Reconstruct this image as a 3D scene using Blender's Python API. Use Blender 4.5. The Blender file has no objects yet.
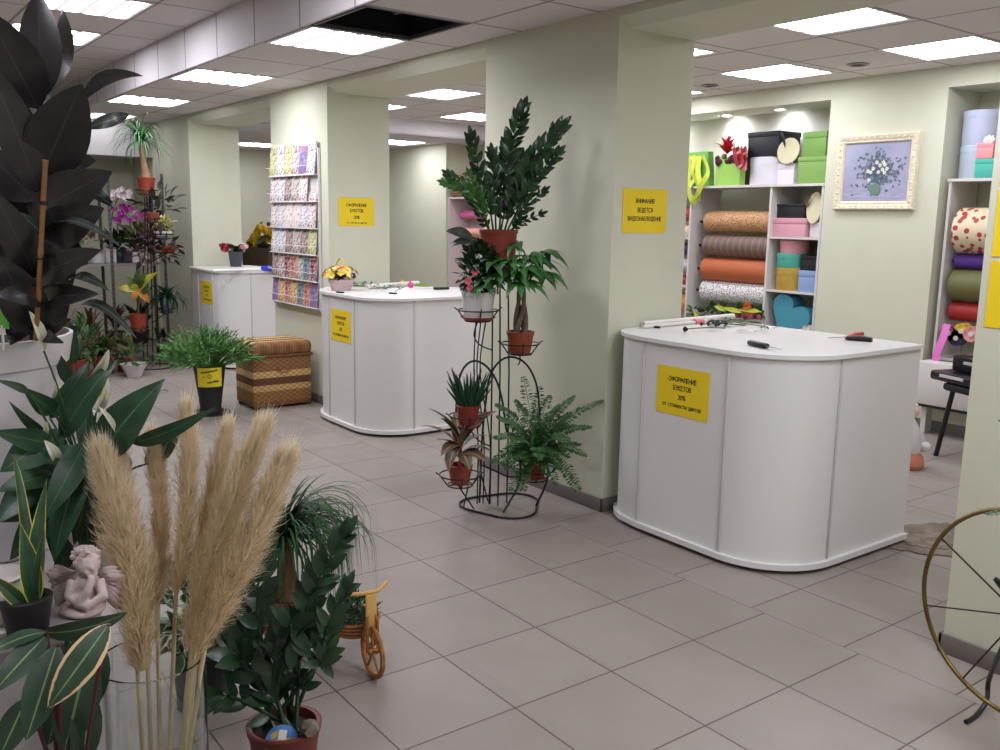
import bpy, bmesh, math, random
from mathutils import Vector, Matrix, noise
PI = math.pi
rnd = random.Random(7)
C = bpy.context.scene.collection
scene = bpy.context.scene
V = Vector

# ------------------------------------------------------------------ camera
CF, CYAW, CPIT, CROL = 911.627, math.radians(143.23077), math.radians(9.65360), math.radians(-1.02346)
CAM = V((3.6159, -2.23369, 1.64397))
_f = V((math.cos(CYAW)*math.cos(CPIT), math.sin(CYAW)*math.cos(CPIT), -math.sin(CPIT)))
_r = _f.cross(V((0, 0, 1))).normalized(); _d = _f.cross(_r)
CR = math.cos(CROL)*_r + math.sin(CROL)*_d
CD = -math.sin(CROL)*_r + math.cos(CROL)*_d
def ray(x, y): return CR*((x-500)/CF) + CD*((y-375)/CF) + _f
def at(x, y, d): return CAM + ray(x, y)*d               # a measured point at distance d
def on_z(x, y, z=0.0): r = ray(x, y); return CAM + r*((z-CAM.z)/r.z)
def on_x(x, y, X): r = ray(x, y); return CAM + r*((X-CAM.x)/r.x)
def on_y(x, y, Y): r = ray(x, y); return CAM + r*((Y-CAM.y)/r.y)
cam = bpy.data.cameras.new('camera'); camo = bpy.data.objects.new('camera', cam); C.objects.link(camo)
cam.sensor_width = 36.0; cam.lens = CF*36/1000; cam.clip_start = 0.05
camo.matrix_world = Matrix(((CR.x, -CD.x, -_f.x, CAM.x), (CR.y, -CD.y, -_f.y, CAM.y), (CR.z, -CD.z, -_f.z, CAM.z), (0, 0, 0, 1)))
scene.camera = camo

# ------------------------------------------------------------------ materials
def lin(c):
    return tuple(((v/255)/12.92 if v/255 <= .04045 else ((v/255+.055)/1.055)**2.4) for v in c) + (1.0,)
MATS = {}
def mat(name, rgb, rough=.6, metal=0, var=0.0, scale=8.0, rgb2=None, bump=0.0, bscale=60, spec=.5, trans=0):
    if name in MATS: return MATS[name]
    m = bpy.data.materials.new(name); m.use_nodes = True; MATS[name] = m
    nt = m.node_tree; b = nt.nodes['Principled BSDF']
    b.inputs['Roughness'].default_value = rough; b.inputs['Metallic'].default_value = metal
    b.inputs['Specular IOR Level'].default_value = spec
    c1 = lin(rgb); b.inputs['Base Color'].default_value = c1
    tc = nt.nodes.new('ShaderNodeTexCoord')
    if var or rgb2:
        nz = nt.nodes.new('ShaderNodeTexNoise'); nz.inputs['Scale'].default_value = scale; nz.inputs['Detail'].default_value = 3
        rp = nt.nodes.new('ShaderNodeValToRGB'); rp.color_ramp.elements[0].position = .35; rp.color_ramp.elements[1].position = .65
        rp.color_ramp.elements[0].color = c1
        c2 = lin(rgb2) if rgb2 else tuple(min(1, v*(1+var)) for v in c1[:3]) + (1,)
        if not rgb2: rp.color_ramp.elements[0].color = tuple(v*(1-var) for v in c1[:3]) + (1,)
        rp.color_ramp.elements[1].color = c2
        nt.links.new(tc.outputs['Object'], nz.inputs['Vector']); nt.links.new(nz.outputs['Fac'], rp.inputs[0]); nt.links.new(rp.outputs[0], b.inputs['Base Color'])
    if bump:
        n2 = nt.nodes.new('ShaderNodeTexNoise'); n2.inputs['Scale'].default_value = bscale; n2.inputs['Detail'].default_value = 2
        bp = nt.nodes.new('ShaderNodeBump'); bp.inputs['Strength'].default_value = bump; bp.inputs['Distance'].default_value = .01
        nt.links.new(tc.outputs['Object'], n2.inputs['Vector']); nt.links.new(n2.outputs['Fac'], bp.inputs['Height']); nt.links.new(bp.outputs[0], b.inputs['Normal'])
    return m
def N(m, t, **kw):
    n = m.node_tree.nodes.new(t)
    for k, v in kw.items():
        if k in n.inputs: n.inputs[k].default_value = v
        else: setattr(n, k, v)
    return n
def L(m, a, b): m.node_tree.links.new(a, b)
def bsdf(m): return m.node_tree.nodes['Principled BSDF']
def math_n(m, op, a, b=None):
    n = N(m, 'ShaderNodeMath', operation=op)
    for i, v in enumerate((a, b)):
        if v is None: continue
        if hasattr(v, 'is_linked') or hasattr(v, 'links'): L(m, v, n.inputs[i])
        else: n.inputs[i].default_value = v
    return n.outputs[0]
def mix_n(m, fac, a, b):
    n = N(m, 'ShaderNodeMix', data_type='RGBA')
    for s, v in ((n.inputs[0], fac), (n.inputs[6], a), (n.inputs[7], b)):
        if hasattr(v, 'links'): L(m, v, s)
        else: s.default_value = v
    return n.outputs[2]
def leafmat(name, dark, light, vein=None, rough=.4, veinw=.06, edge=None, edgew=.1, back=None, stripes=0, sm=.3, spec=.5, trans=.0):
    """leaf blade: u runs across the blade, v along it"""
    if name in MATS: return MATS[name]
    m = mat(name, dark, rough, spec=spec)
    uv = N(m, 'ShaderNodeUVMap'); sp = N(m, 'ShaderNodeSeparateXYZ'); L(m, uv.outputs[0], sp.inputs[0])
    tc = N(m, 'ShaderNodeTexCoord'); nz = N(m, 'ShaderNodeTexNoise', Scale=14.0); L(m, tc.outputs['Object'], nz.inputs['Vector'])
    ramp = N(m, 'ShaderNodeValToRGB'); ramp.color_ramp.elements[0].position = .38; ramp.color_ramp.elements[1].position = .66
    ramp.color_ramp.elements[0].color = lin(dark); ramp.color_ramp.elements[1].color = lin(light); L(m, nz.outputs['Fac'], ramp.inputs[0])
    col = ramp.outputs[0]
    d = math_n(m, 'ABSOLUTE', math_n(m, 'SUBTRACT', sp.outputs[0], .5))
    if stripes:
        w = N(m, 'ShaderNodeTexWave', Scale=stripes, Distortion=2.5); w.bands_direction = 'Y'
        cx = N(m, 'ShaderNodeCombineXYZ'); L(m, math_n(m, 'MULTIPLY', d, 0.7), cx.inputs[0]); L(m, math_n(m, 'ADD', sp.outputs[1], math_n(m, 'MULTIPLY', d, -0.8)), cx.inputs[1]); L(m, cx.outputs[0], w.inputs['Vector'])
        col = mix_n(m, math_n(m, 'MULTIPLY', w.outputs['Fac'], sm), col, lin(vein or light))
    if vein: col = mix_n(m, math_n(m, 'LESS_THAN', d, veinw/2), col, lin(vein))
    if edge:
        n3 = N(m, 'ShaderNodeTexNoise', Scale=9.0); L(m, tc.outputs['Object'], n3.inputs['Vector'])
        t = math_n(m, 'ADD', d, math_n(m, 'MULTIPLY', math_n(m, 'SUBTRACT', n3.outputs['Fac'], .5), .35))
        col = mix_n(m, math_n(m, 'GREATER_THAN', t, .5-edgew), col, lin(edge))
    if back:
        g = N(m, 'ShaderNodeNewGeometry'); col = mix_n(m, g.outputs['Backfacing'], col, lin(back))
    L(m, col, bsdf(m).inputs['Base Color'])
    return m

# ------------------------------------------------------------------ mesh builder
class MB:
    def __init__(s): s.v = []; s.f = []; s.mi = []; s.uv = []; s.cur = 0; s.M = None
    def add(s, vs, fs, uvs=None):
        o = len(s.v)
        s.v += [tuple((s.M @ V(p)) if s.M else p) for p in vs]
        for i, f in enumerate(fs):
            s.f.append([o+k for k in f]); s.mi.append(s.cur); s.uv.append(uvs[i] if uvs else None)
        return s
    def quad(s, a, b, c, d): return s.add([a, b, c, d], [(0, 1, 2, 3)], [[(0, 0), (1, 0), (1, 1), (0, 1)]])
    def box(s, c, d, rz=0, bev=0.0, seg=2, M=None):
        bm = bmesh.new(); bmesh.ops.create_cube(bm, size=1.0)
        for v in bm.verts: v.co = V((v.co.x*d[0], v.co.y*d[1], v.co.z*d[2]))
        if bev: bmesh.ops.bevel(bm, geom=bm.edges[:], offset=min(bev, min(d)*.49), segments=seg, profile=.5, affect='EDGES', clamp_overlap=True)
        T = M if M else Matrix.Translation(V(c)) @ Matrix.Rotation(rz, 4, 'Z')
        bm.verts.index_update(); s.add([tuple(T @ v.co) for v in bm.verts], [[v.index for v in f.verts] for f in bm.faces]); bm.free(); return s
    def bx(s, x0, x1, y0, y1, z0, z1, bev=0.0): return s.box(((x0+x1)/2, (y0+y1)/2, (z0+z1)/2), (abs(x1-x0), abs(y1-y0), abs(z1-z0)), 0, bev)
    def lathe(s, prof, c=(0, 0, 0), n=28, M=None, sx=1, sy=1, cap=True):
        c = V(c); vs = []; fs = []
        for r, z in prof:
            for k in range(n):
                a = 2*PI*k/n; p = V((r*math.cos(a)*sx, r*math.sin(a)*sy, z)); vs.append(tuple(c + ((M @ p) if M else p)))
        for i in range(len(prof)-1):
            for k in range(n):
                a, b = i*n+k, i*n+(k+1) % n; fs.append((a, b, b+n, a+n))
        if cap and prof[0][0] > 1e-5: fs.append(tuple(range(n-1, -1, -1)))
        if cap and prof[-1][0] > 1e-5: fs.append(tuple((len(prof)-1)*n+k for k in range(n)))
        return s.add(vs, fs)
    def tube(s, pts, r=.004, n=6, closed=False):
        pts = [V(p) for p in pts]; R = r if isinstance(r, (list, tuple)) else [r]*len(pts)
        vs = []; fs = []; up = None; m = len(pts)
        for i, p in enumerate(pts):
            a = pts[(i-1) % m] if (closed or i) else p; b = pts[(i+1) % m] if (closed or i < m-1) else p
            t = (b-a)
            t = t.normalized() if t.length > 1e-9 else V((0, 0, 1))
            if up is None: up = t.orthogonal().normalized()
            else:
                up = up - t*up.dot(t)
                up = up.normalized() if up.length > 1e-6 else t.orthogonal().normalized()
            w = t.cross(up)
            for k in range(n):
                g = 2*PI*k/n; vs.append(tuple(p + (up*math.cos(g) + w*math.sin(g))*R[i]))
        for i in range(m if closed else m-1):
            for k in range(n):
                a, b = i*n+k, i*n+(k+1) % n; c2, d2 = ((i+1) % m)*n+(k+1) % n, ((i+1) % m)*n+k; fs.append((a, b, c2, d2))
        if not closed: fs += [tuple(range(n-1, -1, -1)), tuple((m-1)*n+k for k in range(n))]
        return s.add(vs, fs)
    def prism(s, poly, z0, z1):
        n = len(poly); vs = [(x, y, z0) for x, y in poly] + [(x, y, z1) for x, y in poly]
        return s.add(vs, [tuple(range(n-1, -1, -1)), tuple(range(n, 2*n))] + [(i, (i+1) % n, n+(i+1) % n, n+i) for i in range(n)])
    def ball(s, c, r, sc=(1, 1, 1), sub=2, M=None, wob=0):
        bm = bmesh.new(); bmesh.ops.create_icosphere(bm, subdivisions=sub, radius=1.0)
        c = V(c); bm.verts.index_update(); vs = []
        for v in bm.verts:
            k = r*(1 + (wob*noise.noise(v.co*3+c*9) if wob else 0)); p = V((v.co.x*sc[0]*k, v.co.y*sc[1]*k, v.co.z*sc[2]*k)); vs.append(tuple(c + ((M @ p) if M else p)))
        s.add(vs, [[v.index for v in f.verts] for f in bm.faces]); bm.free(); return s
    def leaf(s, base, tip, w, up=(0, 0, 1), arch=.12, fold=.15, n=6, prof='oval', roll=0, wave=0):
        base, tip = V(base), V(tip); a = tip-base; Ln = a.length
        if Ln < 1e-6: return s
        t0 = a.normalized(); sd = t0.cross(V(up))
        sd = sd.normalized() if sd.length > 1e-4 else t0.orthogonal().normalized()
        if roll: sd = Matrix.Rotation(roll, 3, t0) @ sd
        nr = sd.cross(t0); vs = []; fs = []; uvs = []
        for i in range(n+1):
            t = i/n if n < 7 else (1-math.cos(PI*i/n))/2
            k = {'ovate': math.sin(PI*t**.72)**.85, 'oval': math.sin(PI*min(1, t**.85))**.75, 'lance': math.sin(PI*t**.62)**1.0, 'strap': min(1, .55+t*3)*(1-t)**.45, 'obov': math.sin(PI*t**1.3)**.8, 'heart': (math.sin(PI*(t*.86+.14)))**.8, 'pad': min(1, (t*6)**.5)*math.sqrt(max(0, 1-max(0, (t-.75)/.25)**2))}[prof]
            k = max(k, .02 if t > .01 else .06); h = w*.5*k
            p = base + a*t + nr*(arch*Ln*4*t*(1-t))
            wv = wave*w*math.sin(t*9)
            vs += [p - sd*h + nr*(fold*h+wv), p, p + sd*h + nr*(fold*h-wv)]
            if i:
                o = (i-1)*3; t1 = (i-1)/n if n < 7 else (1-math.cos(PI*(i-1)/n))/2
                for j in (0, 1):
                    fs.append((o+j, o+j+1, o+j+4, o+j+3)); uvs.append([(j*.5, t1), (j*.5+.5, t1), (j*.5+.5, t), (j*.5, t)])
        return s.add([tuple(p) for p in vs], fs, uvs)
    def strap(s, pts, w, taper=True, up=(0, 0, 1)):
        """thin grassy blade along a bent line"""
        pts = [V(p) for p in pts]; vs = []; fs = []; uvs = []; m = len(pts)
        for i, p in enumerate(pts):
            t = (pts[min(i+1, m-1)]-pts[max(i-1, 0)]).normalized(); sd = t.cross(V(up))
            sd = sd.normalized() if sd.length > 1e-3 else t.orthogonal().normalized()
            h = w*.5*((1-(i/(m-1))**2.0)*.95+.05 if taper else 1); vs += [tuple(p-sd*h), tuple(p+sd*h)]
            if i: fs.append((2*i-2, 2*i-1, 2*i+1, 2*i)); uvs.append([(0, (i-1)/m), (1, (i-1)/m), (1, i/m), (0, i/m)])
        return s.add(vs, fs, uvs)
    def build(s, name, mats, parent=None, loc=None, smooth=True, ang=38, solid=0):
        me = bpy.data.meshes.new(name); off = V(OFF.get(parent.name, (0, 0, 0))) if parent else V(loc or (0, 0, 0))
        me.from_pydata([tuple(V(p)-off) for p in s.v], [], s.f)
        for m in (mats if isinstance(mats, (list, tuple)) else [mats]): me.materials.append(m)
        me.polygons.foreach_set('material_index', s.mi)
        if any(u for u in s.uv):
            ul = me.uv_layers.new(name='UVMap'); k = 0
            flat = []
            for f, u in zip(s.f, s.uv):
                for j in range(len(f)): flat += list(u[j]) if u else [0.5, 0.5]
            ul.data.foreach_set('uv', flat)
        if smooth:
            me.polygons.foreach_set('use_smooth', [True]*len(me.polygons))
            me.set_sharp_from_angle(angle=math.radians(ang))
        me.update()
        o = bpy.data.objects.new(name, me); C.objects.link(o)
        if parent: o.parent = parent; OFF[o.name] = tuple(off)
        else: o.location = off; OFF[o.name] = tuple(off)
        if solid:
            md = o.modifiers.new('thickness', 'SOLIDIFY'); md.thickness = solid; md.offset = 0
        return o
OFF = {}
def thing(name, label, cat, loc=(0, 0, 0), group=None):
    o = bpy.data.objects.new(name, None); C.objects.link(o); o.location = loc; OFF[o.name] = tuple(loc); o.empty_display_size = .05
    o['label'] = label; o['category'] = cat
    if group: o['group'] = group
    return o
def tag(o, label, cat, group=None):
    o['label'] = label; o['category'] = cat
    if group: o['group'] = group
    return o
def struct(o): o['kind'] = 'structure'; return o
def copy_tree(o, parent=None):
    c = o.copy(); C.objects.link(c)
    if parent: c.parent = parent
    for ch in o.children: copy_tree(ch, c)
    return c
def _ar(cx, cy, rx, ry, a0, a1, n=10): return [(cx+rx*math.cos(math.radians(a0+(a1-a0)*i/n)), cy+ry*math.sin(math.radians(a0+(a1-a0)*i/n))) for i in range(n+1)]
_O = [_ar(.36, .5, .36, .5, 0, 360, 20)]; _bowl = lambda y0, y1, w=.5: [(0, y0), (w-(y1-y0)/2, y0)]+_ar(w-(y1-y0)/2, (y0+y1)/2, (y1-y0)/2, (y1-y0)/2, -90, 90, 8)+[(0, y1)]
GLYPH = {   # letter strokes on a unit-high grid: (advance, polylines)
 'О': (.72, _O), 'Ф': (.80, [[(.4, 0), (.4, 1)], _ar(.4, .52, .38, .30, 0, 360, 18)]), 'Р': (.52, [[(0, 0), (0, 1)], _bowl(.42, 1)]), 'М': (.78, [[(0, 0), (.06, 1), (.39, .25), (.72, 1), (.78, 0)]]),
 'Л': (.64, [[(0, 0), (.14, .1), (.2, 1), (.62, 1), (.62, 0)]]), 'Е': (.50, [[(.5, 0), (0, 0), (0, 1), (.5, 1)], [(0, .52), (.44, .52)]]), 'Н': (.62, [[(0, 0), (0, 1)], [(.62, 0), (.62, 1)], [(0, .5), (.62, .5)]]),
 'И': (.64, [[(0, 1), (0, 0), (.64, 1), (.64, 0)]]), 'Б': (.54, [[(.5, 1), (0, 1), (0, 0)], _bowl(0, .56)]), 'У': (.60, [[(0, 1), (.32, .36)], [(.6, 1), (.26, .1), (.06, 0)]]), 'К': (.56, [[(0, 0), (0, 1)], [(.54, 1), (0, .48), (.56, 0)]]),
 'Т': (.60, [[(0, 1), (.6, 1)], [(.3, 1), (.3, 0)]]), 'В': (.54, [[(0, 0), (0, 1)], _bowl(0, .53, .54), _bowl(.53, 1, .5)]), 'А': (.66, [[(0, 0), (.33, 1), (.66, 0)], [(.12, .34), (.54, .34)]]), 'Д': (.72, [[(.04, -.18), (.04, 0), (.68, 0), (.68, -.18)], [(.14, 0), (.22, 1), (.6, 1), (.6, 0)]]),
 'С': (.60, [_ar(.38, .5, .38, .5, 48, 312, 14)]), 'Я': (.54, [[(.54, 0), (.54, 1)], [(.54-x, y) for x, y in _bowl(.44, 1)], [(.28, .44), (0, 0)]]), 'Ю': (.90, [[(0, 0), (0, 1)], [(0, .5), (.28, .5)], _ar(.59, .5, .31, .5, 0, 360, 18)]),
 '!': (.08, [[(.04, 1), (.04, .34)], [(.04, .05), (.04, .0)]]), '2': (.50, [_ar(.25, .74, .25, .26, 165, -35, 9)+[(0, 0), (.5, 0)]]), '0': (.52, [_ar(.26, .5, .26, .5, 0, 360, 18)]), '%': (.78, [[(.14, 0), (.64, 1)], _ar(.15, .78, .15, .22, 0, 360, 12), _ar(.63, .22, .15, .22, 0, 360, 12)]),
 'о': (.56, [_ar(.28, .36, .28, .36, 0, 360, 16)]), 'т': (.48, [[(0, .72), (.48, .72)], [(.24, .72), (.24, 0)]]), 'с': (.46, [_ar(.28, .36, .28, .36, 48, 312, 12)]), 'и': (.50, [[(0, .72), (0, 0), (.5, .72), (.5, 0)]]), 'м': (.62, [[(0, 0), (.03, .72), (.31, .15), (.59, .72), (.62, 0)]]),
 'ц': (.54, [[(0, .72), (0, 0), (.54, 0), (.54, -.18)], [(.46, 0), (.46, .72)]]), 'в': (.44, [[(0, 0), (0, .72)], _bowl(0, .38, .44), _bowl(.38, .72, .4)]), 'е': (.52, [[(.03, .38), (.54, .38)]+_ar(.28, .36, .27, .36, 5, 315, 14)]),
 ' ': (.26, []) }
def text(name, body, size, loc, xdir, ydir, m, parent, bold=.0):
    """flat sans-serif lettering lying on a sheet: every stroke a thin strip with round ends"""
    x, y = V(xdir).normalized(), V(ydir).normalized(); p0 = V(loc); cap = size*.72; th = cap*(.155+bold)
    W = sum(GLYPH[c][0] for c in body)+.19*(len(body)-1); u = -W/2; mb = MB(); nrm = x.cross(y); kz = 0
    def P3(q, dz): return p0+x*((u+q[0])*cap)+y*((q[1]-.5)*cap)+nrm*dz
    for c in body:
        adv, lines = GLYPH[c]
        for pl_ in lines:
            for k, q in enumerate(pl_):
                kz += 1; dz = .00001*(kz % 7); cc = P3(q, dz)
                mb.add([cc+(x*math.cos(g)+y*math.sin(g))*th/2 for g in [2*PI*i/8 for i in range(8)]], [tuple(range(8))])
                if k:
                    a, b = P3(pl_[k-1], dz), P3(q, dz); d = b-a
                    if d.length > 1e-7: sd = nrm.cross(d.normalized())*th/2; mb.add([a-sd, b-sd, b+sd, a+sd], [(0, 1, 2, 3)])
        u += adv+.19
    return mb.build(name, m, parent, smooth=False)
def arc(cx, cy, r, a0, a1, n=8): return [(cx+r*math.cos(math.radians(a0+(a1-a0)*i/n)), cy+r*math.sin(math.radians(a0+(a1-a0)*i/n))) for i in range(n+1)]
def bez(a, b, c, n=8):
    a, b, c = V(a), V(b), V(c); return [a*(1-t)**2 + b*2*t*(1-t) + c*t*t for t in [i/n for i in range(n+1)]]
def spline(pts, n=6):
    pts = [V(p) for p in pts]; out = []
    for i in range(len(pts)-1):
        p0, p1, p2, p3 = pts[max(i-1, 0)], pts[i], pts[i+1], pts[min(i+2, len(pts)-1)]
        for k in range(n):
            t = k/n; out.append(.5*((2*p1)+(p2-p0)*t+(2*p0-5*p1+4*p2-p3)*t*t+(3*p1-p0-3*p2+p3)*t**3))
    out.append(pts[-1]); return out
# ------------------------------------------------------------------ the room
HZ, BZ, UZ, LZ = 2.757, 2.89, 3.06, 2.69     # ceiling heights: hall, back room, raised bay, low bay
PY, PB = 1.262, 1.85                         # pillar row: faces at PY and PB
WALLC = (208, 208, 188)
m_wall = mat('painted_wall', WALLC, .75, var=.015, scale=3, spec=.25)
m_base = mat('grey_skirting_tile', (118, 110, 106), .45, var=.03, scale=5)
m_white = mat('white_gloss_laminate', (226, 223, 222), .32, var=.006, scale=2, spec=.5)
m_whitep = mat('white_shelf_board', (214, 210, 206), .45)
m_alu = mat('white_trim_strip', (200, 197, 198), .4)
m_dark = mat('dark_gap_shade_and_trim', (22, 20, 20), .8)
m_black = mat('black_plastic', (18, 18, 20), .4)
m_iron = mat('black_painted_iron', (24, 22, 22), .45, var=.1, scale=20)
m_paper = mat('white_paper', (232, 229, 224), .7)
m_yel = mat('yellow_notice_paper', (238, 208, 26), .65, var=.02, scale=6)
m_ink = mat('black_ink', (22, 22, 18), .7)

# floor tiles: two fields of tiles that meet at the line y = 0.9
m_floor = mat('floor_tile', (150, 140, 134), .42, spec=.4)
def floor_nodes(m):
    g = N(m, 'ShaderNodeNewGeometry'); sp = N(m, 'ShaderNodeSeparateXYZ'); L(m, g.outputs['Position'], sp.inputs[0])
    x, y = sp.outputs[0], sp.outputs[1]
    back = math_n(m, 'GREATER_THAN', y, .9)
    xb = math_n(m, 'ADD', x, math_n(m, 'MULTIPLY', back, .07))
    def line(v, off, pitch):
        q = math_n(m, 'FRACT', math_n(m, 'DIVIDE', math_n(m, 'SUBTRACT', v, off), pitch))
        d = math_n(m, 'MINIMUM', q, math_n(m, 'SUBTRACT', 1.0, q))
        return math_n(m, 'MULTIPLY', d, pitch), math_n(m, 'FLOOR', math_n(m, 'DIVIDE', math_n(m, 'SUBTRACT', v, off), pitch))
    dx, ix = line(xb, 0.0, .45)
    d1, i1 = line(y, 0.0, .45)
    d2, i2 = line(y, 1.253, .41)
    dy = math_n(m, 'ADD', math_n(m, 'MULTIPLY', d1, math_n(m, 'SUBTRACT', 1.0, back)), math_n(m, 'MULTIPLY', d2, back))
    iy = math_n(m, 'ADD', i1, i2)
    d = math_n(m, 'MINIMUM', dx, dy)
    grout = math_n(m, 'LESS_THAN', d, .0032)
    cb = N(m, 'ShaderNodeCombineXYZ'); L(m, ix, cb.inputs[0]); L(m, iy, cb.inputs[1])
    wn = N(m, 'ShaderNodeTexWhiteNoise'); L(m, cb.outputs[0], wn.inputs['Vector'])
    nz = N(m, 'ShaderNodeTexNoise', Scale=3.5, Detail=5.0); L(m, g.outputs['Position'], nz.inputs['Vector'])
    f = math_n(m, 'ADD', math_n(m, 'MULTIPLY', wn.outputs['Value'], .3), math_n(m, 'MULTIPLY', nz.outputs['Fac'], .7))
    col = mix_n(m, f, lin((136, 127, 120)), lin((157, 148, 141)))
    col = mix_n(m, grout, col, lin((84, 72, 64)))
    L(m, col, bsdf(m).inputs['Base Color'])
    n2 = N(m, 'ShaderNodeTexNoise', Scale=9.0, Detail=3.0); L(m, g.outputs['Position'], n2.inputs['Vector'])
    rr = N(m, 'ShaderNodeMapRange'); rr.inputs['To Min'].default_value = .34; rr.inputs['To Max'].default_value = .55; L(m, n2.outputs['Fac'], rr.inputs[0]); L(m, rr.outputs[0], bsdf(m).inputs['Roughness'])
floor_nodes(m_floor)
struct(MB().bx(-11, 6.4, -5.2, 5.9, -.1, 0).build('floor', m_floor, smooth=False))

def ceilmat(name, ox, oy, pitch, base=(222, 216, 214), vert=False):
    m = mat(name, base, .85, spec=.2)
    g = N(m, 'ShaderNodeNewGeometry'); sp = N(m, 'ShaderNodeSeparateXYZ'); L(m, g.outputs['Position'], sp.inputs[0])
    def ln(v, off, p):
        q = math_n(m, 'FRACT', math_n(m, 'DIVIDE', math_n(m, 'SUBTRACT', v, off), p)); return math_n(m, 'MULTIPLY', math_n(m, 'MINIMUM', q, math_n(m, 'SUBTRACT', 1.0, q)), p)
    d = ln(sp.outputs[0], ox, pitch)
    if not vert: d = math_n(m, 'MINIMUM', d, ln(sp.outputs[1], oy, pitch))
    nz = N(m, 'ShaderNodeTexNoise', Scale=160.0, Detail=2.0); L(m, g.outputs['Position'], nz.inputs['Vector'])
    col = mix_n(m, nz.outputs['Fac'], lin(tuple(v-7 for v in base)), lin(tuple(v+7 for v in base)))
    col = mix_n(m, math_n(m, 'LESS_THAN', d, .011), col, lin((172, 164, 162)))
    col = mix_n(m, math_n(m, 'LESS_THAN', d, .0035), col, lin((136, 128, 126)))
    L(m, col, bsdf(m).inputs['Base Color']); return m
m_ceil = ceilmat('ceiling_tile', -1.6, .215, .69)
m_ceilb = ceilmat('back_room_ceiling_tile', -.24, 3.98, .69)
m_ceilu = ceilmat('raised_ceiling_tile', -3.05, -.22, .69)
m_soff = ceilmat('soffit_tile', -.99, 0, .70, base=(214, 208, 212), vert=True)
SY = .215
HX0, HX1, HY0, HY1 = -1.6, -.93, SY+.01, .905          # the opening where a tile is missing
mb = MB()
for a in ((-9.4, HX0, SY, PY), (HX1, 6.4, SY, PY), (HX0, HX1, HY1, PY)): mb.bx(a[0], a[1], a[2], a[3], HZ, HZ+.015)
struct(mb.build('ceiling_hall', m_ceil, smooth=False))
struct(MB().bx(-9.4, 6.4, -5.2, SY-.02, UZ, UZ+.02).build('ceiling_raised', m_ceilu, smooth=False))
struct(MB().bx(-9.4, 6.4, SY-.02, SY, HZ, UZ+.02).build('ceiling_soffit', m_soff, smooth=False))
struct(MB().bx(-6.72, 6.4, PB, 5.9, BZ, BZ+.02).build('ceiling_back_room', m_ceilb, smooth=False))
struct(MB().bx(-11, -6.7, PB, 5.9, LZ, LZ+.02).bx(-6.72, -6.7, PB, 5.9, LZ, BZ+.02).build('ceiling_low_bay', m_soff, smooth=False))
# opening: dark box with a metal rim
t = thing('ceiling_opening', 'dark square opening in the ceiling where a tile is missing beside a lit panel', 'ceiling opening', ((HX0+HX1)/2, (HY0+HY1)/2, HZ))
mb = MB(); h = .42
mb.quad((HX0, HY0, HZ+h), (HX1, HY0, HZ+h), (HX1, HY1, HZ+h), (HX0, HY1, HZ+h))
for a, b in (((HX0, HY0), (HX1, HY0)), ((HX1, HY0), (HX1, HY1)), ((HX1, HY1), (HX0, HY1)), ((HX0, HY1), (HX0, HY0))): mb.quad((*a, HZ+.016), (*b, HZ+.016), (*b, HZ+h), (*a, HZ+h))
mb.build('cavity', mat('dark_void', (20, 20, 26), .9), t, smooth=False)
mb = MB()
for a in ((HX0, HX1, HY0, HY0+.02), (HX0, HX1, HY1-.02, HY1), (HX0, HX0+.02, HY0, HY1), (HX1-.02, HX1, HY0, HY1)): mb.bx(*a, HZ-.003, HZ+.02)
mb.build('rim', mat('grey_ceiling_rail', (88, 86, 92), .5, .3), t, smooth=False)
mb = MB().tube([(HX0+.1, HY0+.15, HZ+.2), (HX1-.05, HY1-.3, HZ+.24)], .012).tube([(HX0+.15, HY1-.2, HZ+.12), (HX1-.1, HY1-.12, HZ+.14)], .02)
mb.build('pipe', mat('dull_pipe', (60, 60, 66), .6), t)

# pillar row and beam
def pillar(n, x0, x1, y0=PY, y1=PB):
    struct(MB().bx(x0, x1, y0, y1, 0, HZ+.1).build('wall_pillar_'+n, m_wall, smooth=False))
    mb = MB(); e = .014
    mb.bx(x0-e, x1+e, y0-e, y0+.001, 0, .078, .003); mb.bx(x1-.001, x1+e, y0-e, y1+e, 0, .078, .003); mb.bx(x0-e, x0+.001, y0-e, y1+e, 0, .078, .003)
    struct(mb.build('baseboard_pillar_'+n, m_base))
pillar('near', -1.265, -.067); pillar('middle', -4.70, -3.52); pillar('far', -8.36, -7.04); pillar('side', 1.975, 3.4, 1.19, 1.85)
mb = MB(); mb.M = None
# beam between the pillars: front edge has a small splay
poly = [(PY+.004, HZ+.1), (PY+.004, HZ-.045), (PY+.075, 2.66), (PB-.003, 2.66), (PB-.003, BZ+.02)]
x0, x1 = -8.36, 6.4
n = len(poly); vs = [(x0, y, z) for y, z in poly] + [(x1, y, z) for y, z in poly]
mb.add(vs, [(i, i+n, (i+1) % n+n, (i+1) % n) for i in range(n)] + [tuple(range(n)), tuple(range(2*n-1, n-1, -1))])
struct(mb.build('ceiling_beam', m_wall, smooth=False))
# end of the hall: wall, beam with a lit white face, alcove
struct(MB().bx(-9.4, -9.3, -5.2, PY+.4, 0, UZ).build('wall_end', m_wall, smooth=False))
struct(MB().bx(-8.75, -8.36, -5.2, PY, 2.335, UZ).build('ceiling_end_beam', mat('white_end_beam', (190, 187, 187), .7), smooth=False))
struct(MB().bx(-9.3, -8.36, PY-.02, PB, 0, HZ+.1).build('wall_alcove', m_wall, smooth=False))
# outer walls of the shop that close the room behind the viewer
struct(MB().bx(-9.4, 6.4, -5.2, -5.1, 0, UZ).build('wall_front', m_wall, smooth=False))
struct(MB().bx(6.3, 6.4, -5.2, 5.9, 0, UZ).build('wall_entrance', m_wall, smooth=False))
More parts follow.
